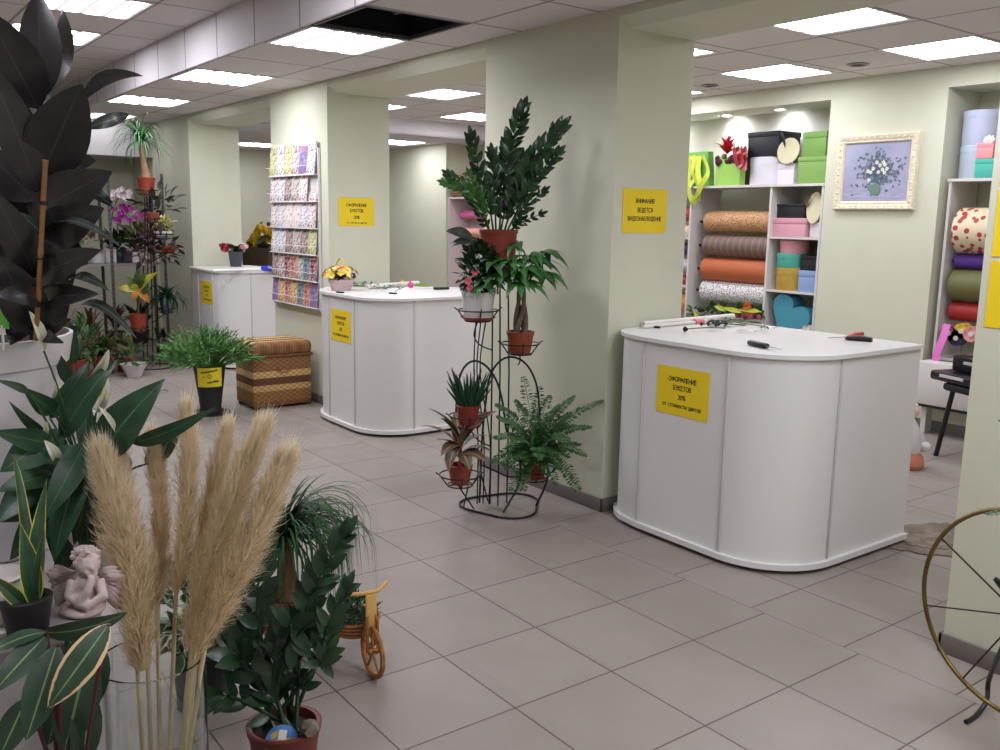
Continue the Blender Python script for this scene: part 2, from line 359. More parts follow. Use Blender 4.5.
# back wall at y = 5 with three recesses
BY = 5.0
RZ = 2.73
segs = [(-11, -7.42), (-6.0, -3.6), (-1.30, -.255), (1.4, 6.4)]
mb = MB()
for a, b in segs: mb.bx(a, b, BY, BY+.62, 0, BZ)
mb.bx(-7.42, -6.0, BY, BY+.62, RZ-.4, BZ) if False else None
for a, b in ((-3.6, -1.30), (-.255, 1.4)): mb.bx(a, b, BY, BY+.62, RZ, BZ)
struct(mb.build('wall_back', m_wall, smooth=False))
struct(MB().bx(-11, 6.4, BY+.5, BY+.6, 0, BZ).build('wall_recess_back', m_wall, smooth=False))
struct(MB().bx(-11, -10.9, PB, 5.9, 0, BZ).build('wall_back_room_end', m_wall, smooth=False))
mb = MB()
for a, b in segs: mb.bx(a-.01, b+.012, BY-.014, BY, 0, .085, .003)
mb.bx(-.255, 1.4, BY-.014, BY, 0, .085); mb.bx(-3.6, -1.3, BY-.014, BY, 0, .085)
struct(mb.build('baseboard_back', m_base))
# low riser that closes the foot of each recess
struct(MB().bx(-.255, 1.4, BY, BY+.5, 0, .24).bx(-3.6, -1.3, BY, BY+.5, 0, .3).build('wall_recess_foot', m_wall, smooth=False))

# ------------------------------------------------------------------ ceiling lights
def emit(name, strength, col=(.97, .965, 1.05)):
    m = bpy.data.materials.new(name); m.use_nodes = True; nt = m.node_tree; nt.nodes.clear()
    o = nt.nodes.new('ShaderNodeOutputMaterial'); e = nt.nodes.new('ShaderNodeEmission'); nt.links.new(e.outputs[0], o.inputs[0])
    e.inputs[0].default_value = (*col, 1); e.inputs[1].default_value = strength
    # four faint tube stripes inside the diffuser
    g = nt.nodes.new('ShaderNodeUVMap'); sp = nt.nodes.new('ShaderNodeSeparateXYZ'); nt.links.new(g.outputs[0], sp.inputs[0])
    a = nt.nodes.new('ShaderNodeMath'); a.operation = 'MULTIPLY'; a.inputs[1].default_value = 8*PI; nt.links.new(sp.outputs[0], a.inputs[0])
    b = nt.nodes.new('ShaderNodeMath'); b.operation = 'COSINE'; nt.links.new(a.outputs[0], b.inputs[0])
    c = nt.nodes.new('ShaderNodeMath'); c.operation = 'SMOOTHSTEP' if False else 'MULTIPLY'; mr = nt.nodes.new('ShaderNodeMapRange'); mr.interpolation_type = 'SMOOTHSTEP'; mr.inputs[1].default_value = .1; mr.inputs[2].default_value = .92; mr.inputs[3].default_value = strength*1.5; mr.inputs[4].default_value = .78
    nt.links.new(b.outputs[0], mr.inputs[0]); nt.links.new(mr.outputs[0], e.inputs[1]); nt.nodes.remove(c)
    return m
LS = 15.5
m_emh = emit('lit_diffuser_hall', LS); m_emb = emit('lit_diffuser_back', LS*.74)
m_emf = emit('lit_diffuser_far', 3.5)
m_lframe = mat('white_light_frame', (225, 222, 226), .4)
def ceil_light(x0, y0, z, label, m, along='x', s=.69):
    x1, y1 = x0+s, y0+s
    t = thing('ceiling_light', label, 'ceiling light', ((x0+x1)/2, (y0+y1)/2, z), 'square lit panels in the ceiling')
    mb = MB(); w = .018
    for a in ((x0, x1, y0, y0+w), (x0, x1, y1-w, y1), (x0, x0+w, y0+w, y1-w), (x1-w, x1, y0+w, y1-w)): mb.bx(*a, z-.006, z-.0005)
    mb.build('frame', m_lframe, t, smooth=False)
    mb = MB(); a, b, c, d = (x0+w, y0+w, z-.003), (x0+w, y1-w, z-.003), (x1-w, y1-w, z-.003), (x1-w, y0+w, z-.003)
    if along == 'x': mb.quad(a, b, c, d)     # stripes run along x
    else: mb.quad(b, c, d, a)
    mb.build('diffuser', m, t, smooth=False)
for i, (x, nm) in enumerate(((-2.29, 'lit ceiling panel beside the dark opening in the lower hall ceiling'), (-4.36, 'lit ceiling panel between the middle and far pillars, second along the hall'), (-6.43, 'lit ceiling panel third along the hall, near the far pillar'), (-8.33, 'small far lit panel behind the dark leaves'))):
    ceil_light(x, SY+.01, HZ, nm, m_emh if i < 3 else m_emf, s=.68)
for x, nm in ((-3.74, 'large lit panel in the raised ceiling above the rubber plant, cut by the photo top'), (-5.12, 'lit panel in the raised ceiling partly hidden by the top rubber plant leaves')):
    ceil_light(x, -.9, UZ, nm, m_emh, s=.67)
ceil_light(1.85, SY+.01, HZ, 'unseen fill panel added over the aisle beside the side pillar', m_emh, s=.68)  # added out of view to brighten the near pillar and counter front
for x, y, nm in ((-.98, -.9, 'unseen fill panel added in the raised bay, over the plant stand'), (3.8, -.9, 'unseen fill panel added in the raised bay, above the viewer'), (1.9, -2.95, 'unseen raised bay panel, second row over the display plinth')):  # unseen panels put in to light the foreground and near pillar
    ceil_light(x, y, UZ, nm, m_emh, s=.67)
ceil_light(4.6, SY+.01, HZ, 'unseen fill panel added in the lower hall, near the entrance', m_emh, s=.68)  # unseen panel added to light the surfaces that face the viewer
bl = [(-.24, 2.54, 'lit back room panel just behind the beam above the near counter'), (-.24, 3.96, 'lit back room panel above the framed painting'),
      (-1.70, 3.96, 'lit back room panel in front of the hat box recess'), (-1.74, 2.54, 'lit panel whose corner shows beside the near pillar edge'), (-3.2, 4.1, 'tiny slice of a lit panel beside the near pillar'),
      (-4.77, 2.60, 'lit back room panel between the middle and near pillars'), (-6.25, 2.62, 'lit panel cut by the edge of the middle pillar'), (-6.22, 4.08, 'lit panel behind the tall dark plant top'),]
bl += [(2.56, 2.54, 'unseen fill panel added in the back room behind the side pillar'), (2.56, 3.96, 'unseen fill panel added in the back room over the edge recess')]  # two more panels added out of view, for the near pillar's side face
ceil_light(3.3, SY+.01, HZ, 'unseen fill panel added in the lower hall in front of the side pillar', m_emh, s=.68)  # extra unseen panel, added to lift the nearest counter and pillar
for x, y, nm in bl: ceil_light(x, y, BZ, nm, m_emb, 'x', s=.68)
ceil_light(-8.13, 4.08, LZ, 'lit panel in the low bay above the bare back wall', m_emb, s=.67)
ceil_light(-10.15, 2.85, LZ, 'lit panel seen between the far and middle pillars', m_emb, s=.67)
m_dglow = mat('downlight_glow', (250, 248, 255)); bsdf(m_dglow).inputs['Emission Color'].default_value = (.96, .94, 1, 1); bsdf(m_dglow).inputs['Emission Strength'].default_value = 12
for (px, py), nm in (((668, 122), 'round recessed downlight hidden behind the near pillar'), ((727, 115.5), 'round recessed downlight over the green gift bag'), ((780, 109.5), 'round recessed downlight over the round cream lid')):
    p = on_z(px, py, RZ); p.y = 5.16 if p.y > 5.5 or p.y < 5.05 else p.y
    t = thing('downlight', nm, 'downlight', p, 'downlights in the recess')
    MB().lathe([(.062, -.004), (.062, -.0005), (.045, -.0005), (.045, -.004)], p, 24, cap=False).build('ring', m_lframe, t)
    MB().lathe([(.044, -.003), (.0001, -.003)], p, 24).build('lamp', m_dglow, t, smooth=False)
    l = bpy.data.lights.new('downlight_beam', 'SPOT'); l.energy = 9; l.spot_size = math.radians(165); l.spot_blend = 1.0; l.shadow_soft_size = .06; l.color = (.78, .80, 1.0)
    lo = bpy.data.objects.new('downlight_beam', l); C.objects.link(lo); lo.location = (p.x, min(p.y+.10, 5.38), p.z-.02); lo.rotation_euler = (math.radians(32), 0, 0)
for (px, py), nm in (((710, 85), 'round ceiling vent near the pillar edge'), ((858, 64), 'round ceiling vent above the painting')):
    p = on_z(px, py, BZ)
    t = thing('ceiling_vent', nm, 'vent', p, 'round vents in the back room ceiling')
    MB().lathe([(.075, -.0005), (.085, -.008), (.06, -.012), (.055, -.002)], p, 24, cap=False).build('ring', mat('grey_vent', (150, 145, 142), .5), t)
    MB().lathe([(.054, -.003), (.0001, -.003)], p, 20).build('grille', mat('vent_dark', (70, 66, 64), .6), t, smooth=False)
# world and colour management
w = bpy.data.worlds.new('world'); scene.world = w; w.use_nodes = True
w.node_tree.nodes['Background'].inputs[0].default_value = (.5, .5, .52, 1); w.node_tree.nodes['Background'].inputs[1].default_value = .0
vs = scene.view_settings; vs.view_transform = 'Standard'; vs.look = 'None'; vs.gamma = 1.0; vs.use_curve_mapping = False; vs.exposure = 0.2
try: scene.display_settings.display_device = 'sRGB'
except Exception: pass
# ------------------------------------------------------------------ white curved work counters
def counter(name, label, line, seams, back, ztop=1.055, flip=False):
    """line: panel line seen from above (from the pillar round the front to the far end of the side)"""
    cx = sum(p[0] for p in line)/len(line); cy = sum(p[1] for p in line)/len(line)
    t = thing(name, label, 'counter', (cx, cy, 0), 'white curved work counters')
    def off(pl, d):
        out = []
        for i, p in enumerate(pl):
            a = V(pl[max(i-1, 0)]); b = V(pl[min(i+1, len(pl)-1)]); tg = (b-a).normalized(); out.append((p[0]+tg.y*d, p[1]-tg.x*d))
        return out
    close = list(back)
    top = MB().prism(off(line, .018)+close, ztop-.02, ztop)
    top.build('worktop', m_white, t, ang=30)
    MB().prism(off(line, .022)+close, .022, .05).build('base_board', m_white, t, ang=30)
    MB().prism(off(line, -.03)+close, .0, .022).build('plinth', m_dark, t)  # near-black colour stands in for shade in the gap above the floor
    cuts = [0]+seams+[len(line)-1]
    for a, b in zip(cuts[:-1], cuts[1:]):
        seg = line[a:b+1]; mb = MB(); o, q = off(line, 0)[a:b+1], off(line, -.018)[a:b+1]
        mb.prism(o+q[::-1], .05, ztop-.02); mb.build('panel', m_white, t, ang=30)
    for k in seams:
        p = line[k]; q = off(line, .004)[k]; tg = (V(line[k+1])-V(line[k-1])).normalized()
        MB().box((q[0], q[1], (.05+ztop-.02)/2), (.012, .008, ztop-.08), math.atan2(tg.y, tg.x), .002).build('trim_strip', m_alu, t)
    return t
line1 = [(-.052, 1.50), (-.045, 1.42), (-.012, 1.335), (.05, 1.275), (.14, 1.228), (.274, 1.207), (.45, 1.205), (.65, 1.205)] + arc(.835, 1.567, .362, -90, 0, 12) + [(1.197, 1.8), (1.197, 2.0), (1.197, 2.26)]
counter('work_counter', 'nearest white curved counter with a yellow notice, beside the near pillar', line1, [5, 8, 20], [(-.03, 2.26)])
line2 = [(-3.50, 1.235), (-3.40, 1.16), (-3.28, 1.07), (-3.15, 1.015), (-3.0, 1.0), (-2.8, 1.0)] + arc(-2.57, 1.33, .33, -90, 0, 12) + [(-2.24, 1.5), (-2.24, 1.9), (-2.24, 2.3)]
counter('work_counter', 'middle white curved counter standing in front of the pillar with the card rack', line2, [4, 6, 18], [(-3.0, 2.3), (-3.3, 1.95), (-3.49, 1.92), (-3.49, 1.3)])
line3 = [(-7.02, 1.235), (-6.95, 1.20), (-6.8, 1.172), (-6.6, 1.165), (-6.4, 1.165)] + arc(-6.13, 1.47, .305, -90, 0, 12) + [(-5.825, 1.6), (-5.825, 2.0), (-5.825, 2.4)]
counter('work_counter', 'farthest white curved counter, behind the wicker pouf and the bucket of greenery', line3, [3, 5, 17], [(-6.4, 2.4), (-6.8, 1.95), (-7.02, 1.92)])

# ------------------------------------------------------------------ yellow notices
def notice(label, c, xd, w, h, body, sizes, group='yellow notices'):
    xd = V(xd); n = xd.cross(V((0, 0, 1)))           # n points out of the sheet
    c = V(c); t = thing('notice', label, 'notice', c, group)
    M4 = Matrix(((xd.x, n.x, 0, c.x), (xd.y, n.y, 0, c.y), (0, 0, 1, c.z), (0, 0, 0, 1)))
    MB().box((0, 0, 0), (w, .0016, h), M=M4, bev=0).build('sheet', m_yel, t, smooth=False)
    for (s, z, sz) in body:
        text('lettering', s, sz, c + n*.0012 + V((0, 0, z)), xd, (0, 0, 1), m_ink, t, bold=.03 if sz > .025 else .0)
XD = (1, 0, 0)
ofo = [('ОФОРМЛЕНИЕ', .062, .031), ('БУКЕТОВ', .019, .031), ('20%', -.028, .030), ('от стоимости цветов', -.072, .028)]
notice('yellow notice taped to the front of the nearest white counter', (.550, 1.2035, .803), XD, .348, .246, ofo, 0)
notice('yellow notice on the front of the middle white counter', (-2.797, .9985, .808), XD, .338, .246, ofo, 0)
notice('yellow notice on the front of the farthest white counter', (-6.33, 1.1635, .80), XD, .388, .246, ofo, 0)
sm = [('ОФОРМЛЕНИЕ', .057, .033), ('БУКЕТОВ', .010, .033), ('20%', -.046, .034), ('от стоимости цветов', -.092, .021)]
notice('yellow notice high on the side of the pillar with the card rack', (-3.5185, 1.526, 1.69), (0, 1, 0), .342, .242, sm, 0)
notice('yellow video surveillance notice on the near pillar above the nearest counter', (-.0655, 1.51, 1.707), (0, 1, 0), .345, .242, [('ВНИМАНИЕ!', .055, .031), ('ВЕДЕТСЯ', .005, .031), ('ВИДЕОНАБЛЮДЕНИЕ', -.042, .030)], 0)
for z0, z1, nm in ((1.80, 2.06, 'blank yellow sheet on the side pillar at the photo edge, top one'), (1.545, 1.783, 'blank yellow sheet on the side pillar at the photo edge, second of three'), (1.288, 1.53, 'blank yellow sheet on the side pillar at the photo edge, lowest of three')):
    notice(nm, (2.178, 1.1885, (z0+z1)/2), XD, .35, z1-z0, [], 0)

# ------------------------------------------------------------------ card rack on the middle pillar
t = thing('card_rack', 'white wire wall rack full of small greeting cards on the middle pillar', 'card rack', (-4.16, PY, .84))
RX0, RX1, RZ0, RZ1 = -4.66, -3.665, .835, 2.21
mb = MB()
mb.bx(RX0, RX1, PY-.012, PY-.004, RZ0, RZ1); mb.build('back_panel', m_whitep, t, smooth=False)
for x in (RX0, RX1): MB().bx(x-.008, x+.008, PY-.026, PY-.002, RZ0-.01, RZ1+.01, .003).build('side_rail', m_white, t)
rows = 6; rh = (RZ1-RZ0)/rows
tier_z = [RZ0+.01+i*rh for i in range(rows)]
for z in tier_z:
    MB().bx(RX0, RX1, PY-.06, PY-.006, z+.004, z+.011, .002).build('tier', m_white, t)
    MB().tube([(RX0+.012, PY-.04, z+.085), (RX0+.012, PY-.078, z+.085), (RX1-.008, PY-.078, z+.085), (RX1-.008, PY-.04, z+.085)], .0028, 6).build('wire', m_white, t)
# cards: each is its own small folded card with a flowery print
cardcols = [[(214, 208, 212), (150, 128, 130)], [(222, 218, 224), (120, 110, 150)], [(216, 206, 206), (170, 70, 70)], [(196, 186, 178), (120, 80, 70)], [(170, 150, 140), (70, 60, 66)],
            [(176, 84, 96), (220, 200, 150)], [(214, 190, 130), (180, 84, 74)], [(110, 108, 156), (190, 110, 150)], [(60, 110, 130), (200, 160, 160)], [(200, 120, 100), (240, 220, 210)], [(210, 205, 150), (130, 140, 70)], [(120, 50, 60), (220, 200, 200)]]
cw = ['white and taupe', 'white and lilac', 'white with red specks', 'beige and brown', 'dusky brown and grey', 'red with gold', 'yellow with red', 'blue and pink', 'teal and rose', 'coral and white', 'pale olive', 'maroon and white']
def cardmat(i):
    a, b = cardcols[i]
    nm = 'card_print_%s' % cw[i].replace(' ', '_')
    if nm in MATS: return MATS[nm]
    m = mat(nm, a, .35); tc = N(m, 'ShaderNodeTexCoord')
    v1 = N(m, 'ShaderNodeTexVoronoi', Scale=46.0); L(m, tc.outputs['Object'], v1.inputs['Vector']); n1 = N(m, 'ShaderNodeTexNoise', Scale=22.0, Detail=4.0); L(m, tc.outputs['Object'], n1.inputs['Vector'])
    col = mix_n(m, math_n(m, 'LESS_THAN', v1.outputs['Distance'], .42), lin((226, 222, 222) if i in (0, 1, 2, 9) else a), lin(b))
    col = mix_n(m, math_n(m, 'GREATER_THAN', n1.outputs['Fac'], .55), col, lin(tuple(int(.6*x+95) for x in a)))
    L(m, col, bsdf(m).inputs['Base Color']); return m
plan = [[7, 6, 5, 6, 8, 5, 7], [4, 3, 11, 5, 3, 8, 11], [0, 1, 4, 3, 4, 10], [2, 0, 9, 9, 1, 2], [2, 1, 4, 3, 2], [10, 1, 10, 3, 7, 1]]
ordn = ['first', 'second', 'third', 'fourth', 'fifth', 'sixth', 'seventh']
rown = ['bottom', 'second lowest', 'third lowest', 'third highest', 'second highest', 'top']
m_cardback = mat('card_white_border', (228, 224, 222), .5)
for r, ids in enumerate(plan):
    nsl = 7 if len(ids) == 7 else 6; step = (RX1-RX0-.03)/nsl
    for k, ci in enumerate(ids):
        x = RX0+.02+step*(k+.5); z = tier_z[r]+.0125; hh = .25+.05*rnd.random(); ww = step*.97
        c = thing('greeting_card', f'{cw[ci]} greeting card, {ordn[k]} in the {rown[r]} row of the wall rack', 'greeting card', (x, PY-.05, z), 'greeting cards in the wall rack')
        tilt = Matrix.Translation((x, PY-.054, z)) @ Matrix.Rotation(rnd.uniform(-.04, .04), 4, 'Y') @ Matrix.Rotation(-.10, 4, 'X')
        MB().box(None, (ww, .002, hh), M=tilt @ Matrix.Translation((0, .003, hh/2))).build('back_leaf', m_cardback, c, smooth=False)
        MB().box(None, (ww*.94, .002, hh*.95), M=tilt @ Matrix.Translation((0, 0, hh/2))).build('printed_front', cardmat(ci), c, smooth=False)

# ------------------------------------------------------------------ wicker pouf
PC = V((-3.94, .915, 0)); PW, PD, PH = .41, .54, .57
t = thing('wicker_pouf', 'square brown and straw striped wicker pouf with a padded woven lid', 'pouf', PC)
m_wick = mat('woven_wicker', (150, 112, 70), .7, bump=.0)
def wicker(m, bands, axis='z'):
    g = N(m, 'ShaderNodeNewGeometry'); sp = N(m, 'ShaderNodeSeparateXYZ'); L(m, g.outputs['Position'], sp.inputs[0])
    tc = N(m, 'ShaderNodeTexCoord')
    z = sp.outputs[2] if axis == 'z' else sp.outputs[0]
    rp = N(m, 'ShaderNodeValToRGB'); rp.color_ramp.interpolation = 'CONSTANT'
    while len(rp.color_ramp.elements) < len(bands): rp.color_ramp.elements.new(.5)
    for e, (p, c) in zip(rp.color_ramp.elements, bands): e.position = p; e.color = lin(c)
    mr = N(m, 'ShaderNodeMapRange')
    lo, hi = (0, .52) if axis == 'z' else (PC.x-PW/2, PC.x+PW/2)
    mr.inputs['From Min'].default_value = lo; mr.inputs['From Max'].default_value = hi; L(m, z, mr.inputs[0]); L(m, mr.outputs[0], rp.inputs[0])
    ad = math_n(m, 'ADD', sp.outputs[0], sp.outputs[1])
    cb = N(m, 'ShaderNodeCombineXYZ'); L(m, math_n(m, 'MULTIPLY', ad, 34.0), cb.inputs[0]); L(m, math_n(m, 'MULTIPLY', sp.outputs[2] if axis == 'z' else sp.outputs[1], 52.0), cb.inputs[1])
    ck = N(m, 'ShaderNodeTexChecker', Scale=1.0); cb.inputs[2].default_value = .5; L(m, cb.outputs[0], ck.inputs['Vector'])
    nz = N(m, 'ShaderNodeTexNoise', Scale=60.0); L(m, g.outputs['Position'], nz.inputs['Vector'])
    f = math_n(m, 'ADD', math_n(m, 'MULTIPLY', ck.outputs['Fac'], .42), math_n(m, 'MULTIPLY', nz.outputs['Fac'], .6))
    hs = N(m, 'ShaderNodeHueSaturation'); L(m, rp.outputs[0], hs.inputs['Color']); L(m, math_n(m, 'ADD', f, .44), hs.inputs['Value'])
    L(m, hs.outputs[0], bsdf(m).inputs['Base Color'])
    bp = N(m, 'ShaderNodeBump', Strength=.8, Distance=.006); L(m, ck.outputs['Fac'], bp.inputs['Height']); L(m, bp.outputs[0], bsdf(m).inputs['Normal'])
straw, brown, dbr = (208, 172, 112), (142, 98, 58), (104, 66, 42)
wicker(m_wick, [(0, brown), (.12, (156, 118, 66)), (.30, straw), (.40, dbr), (.52, straw), (.63, brown)])
m_lid = mat('woven_lid', (150, 110, 70), .7); wicker(m_lid, [(0, (128, 92, 56)), (.18, straw), (.34, dbr), (.50, straw), (.62, dbr), (.8, straw), (.9, brown)], 'x')
MB().box((PC.x, PC.y, .02+.22), (PW, PD, .44), 0, .02).build('basket_body', m_wick, t)
lid = MB().box((PC.x, PC.y, .518), (PW+.02, PD+.02, .125), 0, .045, 4).build('lid', m_lid, t)
MB().tube([(PC.x-PW/2-.004, PC.y-PD/2-.004, .457), (PC.x+PW/2+.004, PC.y-PD/2-.004, .457), (PC.x+PW/2+.004, PC.y+PD/2+.004, .457), (PC.x-PW/2-.004, PC.y+PD/2+.004, .457)], .012, 8, True).build('rim_braid', mat('dark_wicker_braid', (120, 78, 46), .7, var=.3, scale=60), t)
for sx in (-1, 1):
    for sy in (-1, 1): MB().lathe([(.016, 0), (.02, .022)], (PC.x+sx*(PW/2-.03), PC.y+sy*(PD/2-.03), 0), 10).build('foot', mat('dark_wicker_braid', 0), t)
MB().tube(bez((PC.x+PW/2+.012, PC.y-.06, .35), (PC.x+PW/2+.03, PC.y, .28), (PC.x+PW/2+.012, PC.y+.07, .35)), .006).build('loop_handle', mat('dark_wicker_braid', 0), t)

# ------------------------------------------------------------------ pieces lying on the nearest counter
CT = 1.0555
m_green = mat('cut_green_stem', (62, 110, 52), .5, var=.2, scale=30)
m_steel = mat('steel_blade', (168, 168, 172), .3, .9)
def knife(label, a, b, z, handle=.55, m=None):
    a, b = V((*a, z)), V((*b, z)); d = (b-a); ang = math.atan2(d.y, d.x); Ln = d.length
    t = thing('knife', label, 'knife', a)
    T = Matrix.Translation(a + V((0, 0, .0135))) @ Matrix.Rotation(ang, 4, 'Z')
    MB().box(None, (Ln*handle, .034, .024), M=T @ Matrix.Translation((Ln*handle/2, 0, 0)), bev=.010).build('handle', m_black, t)
    mb = MB(); mb.M = T; h0 = Ln*handle
    mb.add([(h0, -.013, -.001), (Ln, -.004, -.001), (h0, .013, -.001), (h0, -.013, .001), (Ln, -.004, .001), (h0, .013, .001)], [(2, 1, 0), (3, 4, 5), (0, 1, 4, 3), (1, 2, 5, 4), (2, 0, 3, 5)])
    mb.build('blade', m_steel, t, smooth=False)
p = on_z(749, 345, CT); q = on_z(783, 352.5, CT); knife('black handled florist knife near the front corner of the nearest counter', p.xy, q.xy, CT)
a, b = on_z(828, 339, CT), on_z(872, 342, CT)
t = thing('pruning_shears', 'red and black handled pruning shears on the nearest counter by its far side', 'shears', b)
d = (b-a); n2 = V((-d.y, d.x, 0)).normalized()
mid = a + d*.42 + V((0, 0, .012)); b.z += .012
MB().tube([mid, mid+d*.3+n2*.012, b], [.010, .018, .012], 8).build('black_handle', m_black, t)
m_red = mat('red_plastic', (190, 30, 32), .4)
b2 = on_z(862, 336, CT); b2.z += .012
MB().tube([mid, mid+(b2-mid)*.5+n2*.012, b2], [.010, .018, .012], 8).build('red_handle', m_red, t)
mb = MB(); up = V((0, 0, .004))
mb.add([mid+up-n2*.008, a+up, mid+up+n2*.01, mid+up*2-n2*.008, a+up*2, mid+up*2+n2*.01], [(0, 1, 2), (5, 4, 3), (0, 3, 4, 1), (1, 4, 5, 2), (2, 5, 3, 0)])
mb.build('blade', m_steel, t, smooth=False)
def roll(label, a, b, r, z, m, band=None, name='paper_roll'):
    a, b = V((a.x, a.y, z+r)), V((b.x, b.y, z+r)); t = thing(name, label, 'roll', a)
    d = (b-a).normalized(); mb = MB().tube([a, b], r, 18); mb.build('roll_body', m, t)
    MB().tube([a-d*.002, a+d*.004], r*.45, 12).build('core', mat('cardboard_core', (170, 150, 120), .8), t)
    if band: MB().tube([a+d*band[0], a+d*(band[0]+.04)], r+.002, 18).build('band', band[1], t)
    return t
pa, pb = V((-.03, 1.50, CT)), on_z(733, 316, CT+.02)
m_pinkp = mat('pink_ribbon', (226, 132, 140), .5)
roll('long white paper roll lying across the back of the nearest counter', pa, pb, .018, CT, m_paper)
pa, pb = V((.012, 1.46, CT)), V((-.015, 2.02, CT))
t = thing('wrapping_tube', 'thin white tube with a pink band lying on the nearest counter', 'tube', pa)
pa.z = pb.z = CT+.011
MB().tube([pa, pb], .010, 12).build('tube_body', m_paper, t); d = (pb-pa)
MB().tube([pa+d*.80, pa+d*.93], .019, 14).build('pink_band', m_pinkp, t)
def rose(label, a, b, hr, colr, z, name='cut_rose', lv=2, seed=1):
    a = V((a.x, a.y, z+.005)); b = V((b.x, b.y, z+hr*.8)); t = thing(name, label, 'flower', a)
    MB().tube(bez(a, (a+b)/2+V((0, 0, .01)), b, 6), .0035, 6).build('stem', m_green, t)
    m = mat('petal_%d_%d_%d' % colr, colr, .6, var=.25, scale=30)
    mb = MB(); d = (b-a).normalized(); r0 = random.Random(seed)
    mb.ball(b, hr*.6, sub=1)
    for k in range(10):
        ax = d.orthogonal().normalized(); ax = Matrix.Rotation(2*PI*k/5+.3*(k > 4), 3, d) @ ax
        mb.leaf(b-d*hr*.5, b+d*hr*(.9 if k < 5 else .5)+ax*hr*(.45 if k < 5 else .85), hr*1.1, up=ax, arch=-.25, fold=.3, n=4, prof='obov')
    mb.build('bloom', m, t)
    mb = MB()
    for k in range(lv):
        p = a.lerp(b, .35+.25*k); s = (-1)**k; o = V((-d.y, d.x, .15))*s
        mb.leaf(p, p+(d*.5+o)*.07, .035, arch=.1, n=4)
    if lv: mb.build('leaves', leafmat('rose_leaf', (30, 62, 30), (52, 92, 48)), t)
rose('cut stem with a dark purple tulip head on the nearest counter', on_z(725, 329, CT), on_z(686, 332, CT), .020, (72, 24, 58), CT, 'cut_tulip', 1)
rose('cut stem with a plum coloured bud behind the purple tulip', on_z(745, 326, CT), on_z(702, 326, CT), .014, (112, 40, 66), CT, seed=4)
rose('long dark rose stem lying toward the far edge of the nearest counter', on_z(768, 328, CT), on_z(705, 321, CT), .012, (60, 20, 40), CT, seed=5)
rose('dark red bud on a stem beside the white paper roll', on_z(758, 323, CT), on_z(718, 325, CT), .016, (110, 26, 44), CT, seed=6)
t = thing('ribbon_bundle', 'small bundle of dark striped ribbon on the nearest counter', 'ribbon', on_z(717, 325, CT))
mb = MB(); c = on_z(717, 326, CT)
for k in range(6):
    a = 2*PI*k/6; e = V((math.cos(a), math.sin(a), 0)); mb.tube([c+e*.01+V((0, 0, .006)), c+e*.04+V((0, 0, .03)), c+e*.065+V((0, 0, .012)), c+e*.05+V((0, 0, .004))], .006, 5)
mb.build('loops', mat('navy_ribbon', (40, 38, 60), .4, var=.5, scale=60), t)
for i, (x, y) in enumerate(((740, 330), (757, 331))):
    t = thing('ribbon_curl', ['curled scrap of white ribbon on the nearest counter, near the ribbon bundle', 'curled scrap of white ribbon on the nearest counter, beside the dark stem end'][i], 'ribbon scrap', on_z(x, y, CT))
    c = on_z(x, y, CT+.012); MB().tube([c+V((.025*math.cos(k*.7)-.02+.006*k, .03*math.sin(k*.7), .002*math.sin(k))) for k in range(12)], .004, 5).build('curl', m_paper, t)
for i, (x, y) in enumerate(((728, 320), (765, 329))):
    t = thing('green_sprig', ['small green leafy sprig beside the white paper roll on the nearest counter', 'small green sprig at the back edge of the nearest counter'][i], 'sprig', on_z(x, y, CT))
    c = on_z(x, y, CT+.006); mb = MB()
    for k in range(9): a = k*.8; mb.leaf(c+V((.012*k-.05, 0, 0)), c+V((.012*k-.05+.03*math.cos(a), .045*math.sin(a+1), .015)), .016, n=3)
    mb.build('leaves', leafmat('rose_leaf', 0, 0), t)
c = on_z(656, 328, CT)
t = thing('rubber_stopper', 'small black clip near the end of the white tube on the nearest counter', 'clip', c)
MB().box(c+V((0, 0, .006)), (.05, .016, .011), .4, .003).build('clip', m_black, t)

# ------------------------------------------------------------------ on the middle counter
c = on_z(341, 290, CT)
t = thing('flower_basket', 'small pale pink basket of yellow and dark purple pansies on the middle counter', 'flower basket', c)
m_bk = mat('pale_pink_basket', (214, 190, 188), .7, bump=.6, bscale=90)
MB().lathe([(.075, 0), (.08, .005), (.105, .085), (.11, .09), (.1, .088), (.075, .03)], c, 24).build('basket', m_bk, t)
MB().tube([c+V((.105*math.cos(a), 0, .085+.17*math.sin(a))) for a in [PI*k/12 for k in range(13)]], .006, 6).build('handle', mat('yellow_wrapped_handle', (214, 186, 60), .6), t)
pans = [((230, 200, 60), .4), ((236, 226, 140), .4), ((58, 22, 50), .45), ((226, 120, 60), .12)]
r0 = random.Random(5); fl = {i: MB() for i in range(4)}
for k in range(80):
    i = r0.choices(range(4), [p[1] for p in pans])[0]; th = r0.uniform(0, 2*PI); ph = r0.uniform(.0, 1.35)
    nrm = V((math.sin(ph)*math.cos(th), math.sin(ph)*math.sin(th), math.cos(ph))); p = c + V((0, 0, .095)) + V((nrm.x*.16, nrm.y*.14, nrm.z*.095))
    for q in range(5):
        ax = Matrix.Rotation(2*PI*q/5, 3, nrm) @ nrm.orthogonal().normalized(); fl[i].leaf(p, p+ax*.03+nrm*.008, .03, up=nrm, n=3, arch=.05, prof='obov')
for i, mb in fl.items(): mb.build('blooms', mat('pansy_%d' % i, pans[i][0], .6, var=.1), t)
mb = MB()
for k in range(40):
    th = r0.uniform(0, 2*PI); nrm = V((math.cos(th), math.sin(th), r0.uniform(-.1, .6))); mb.leaf(c+V((0, 0, .09)), c+V((0, 0, .09))+nrm*.115, .035, n=4)
mb.build('leaves', leafmat('rose_leaf', 0, 0), t)
mb = MB(); c = on_z(370, 288, CT)
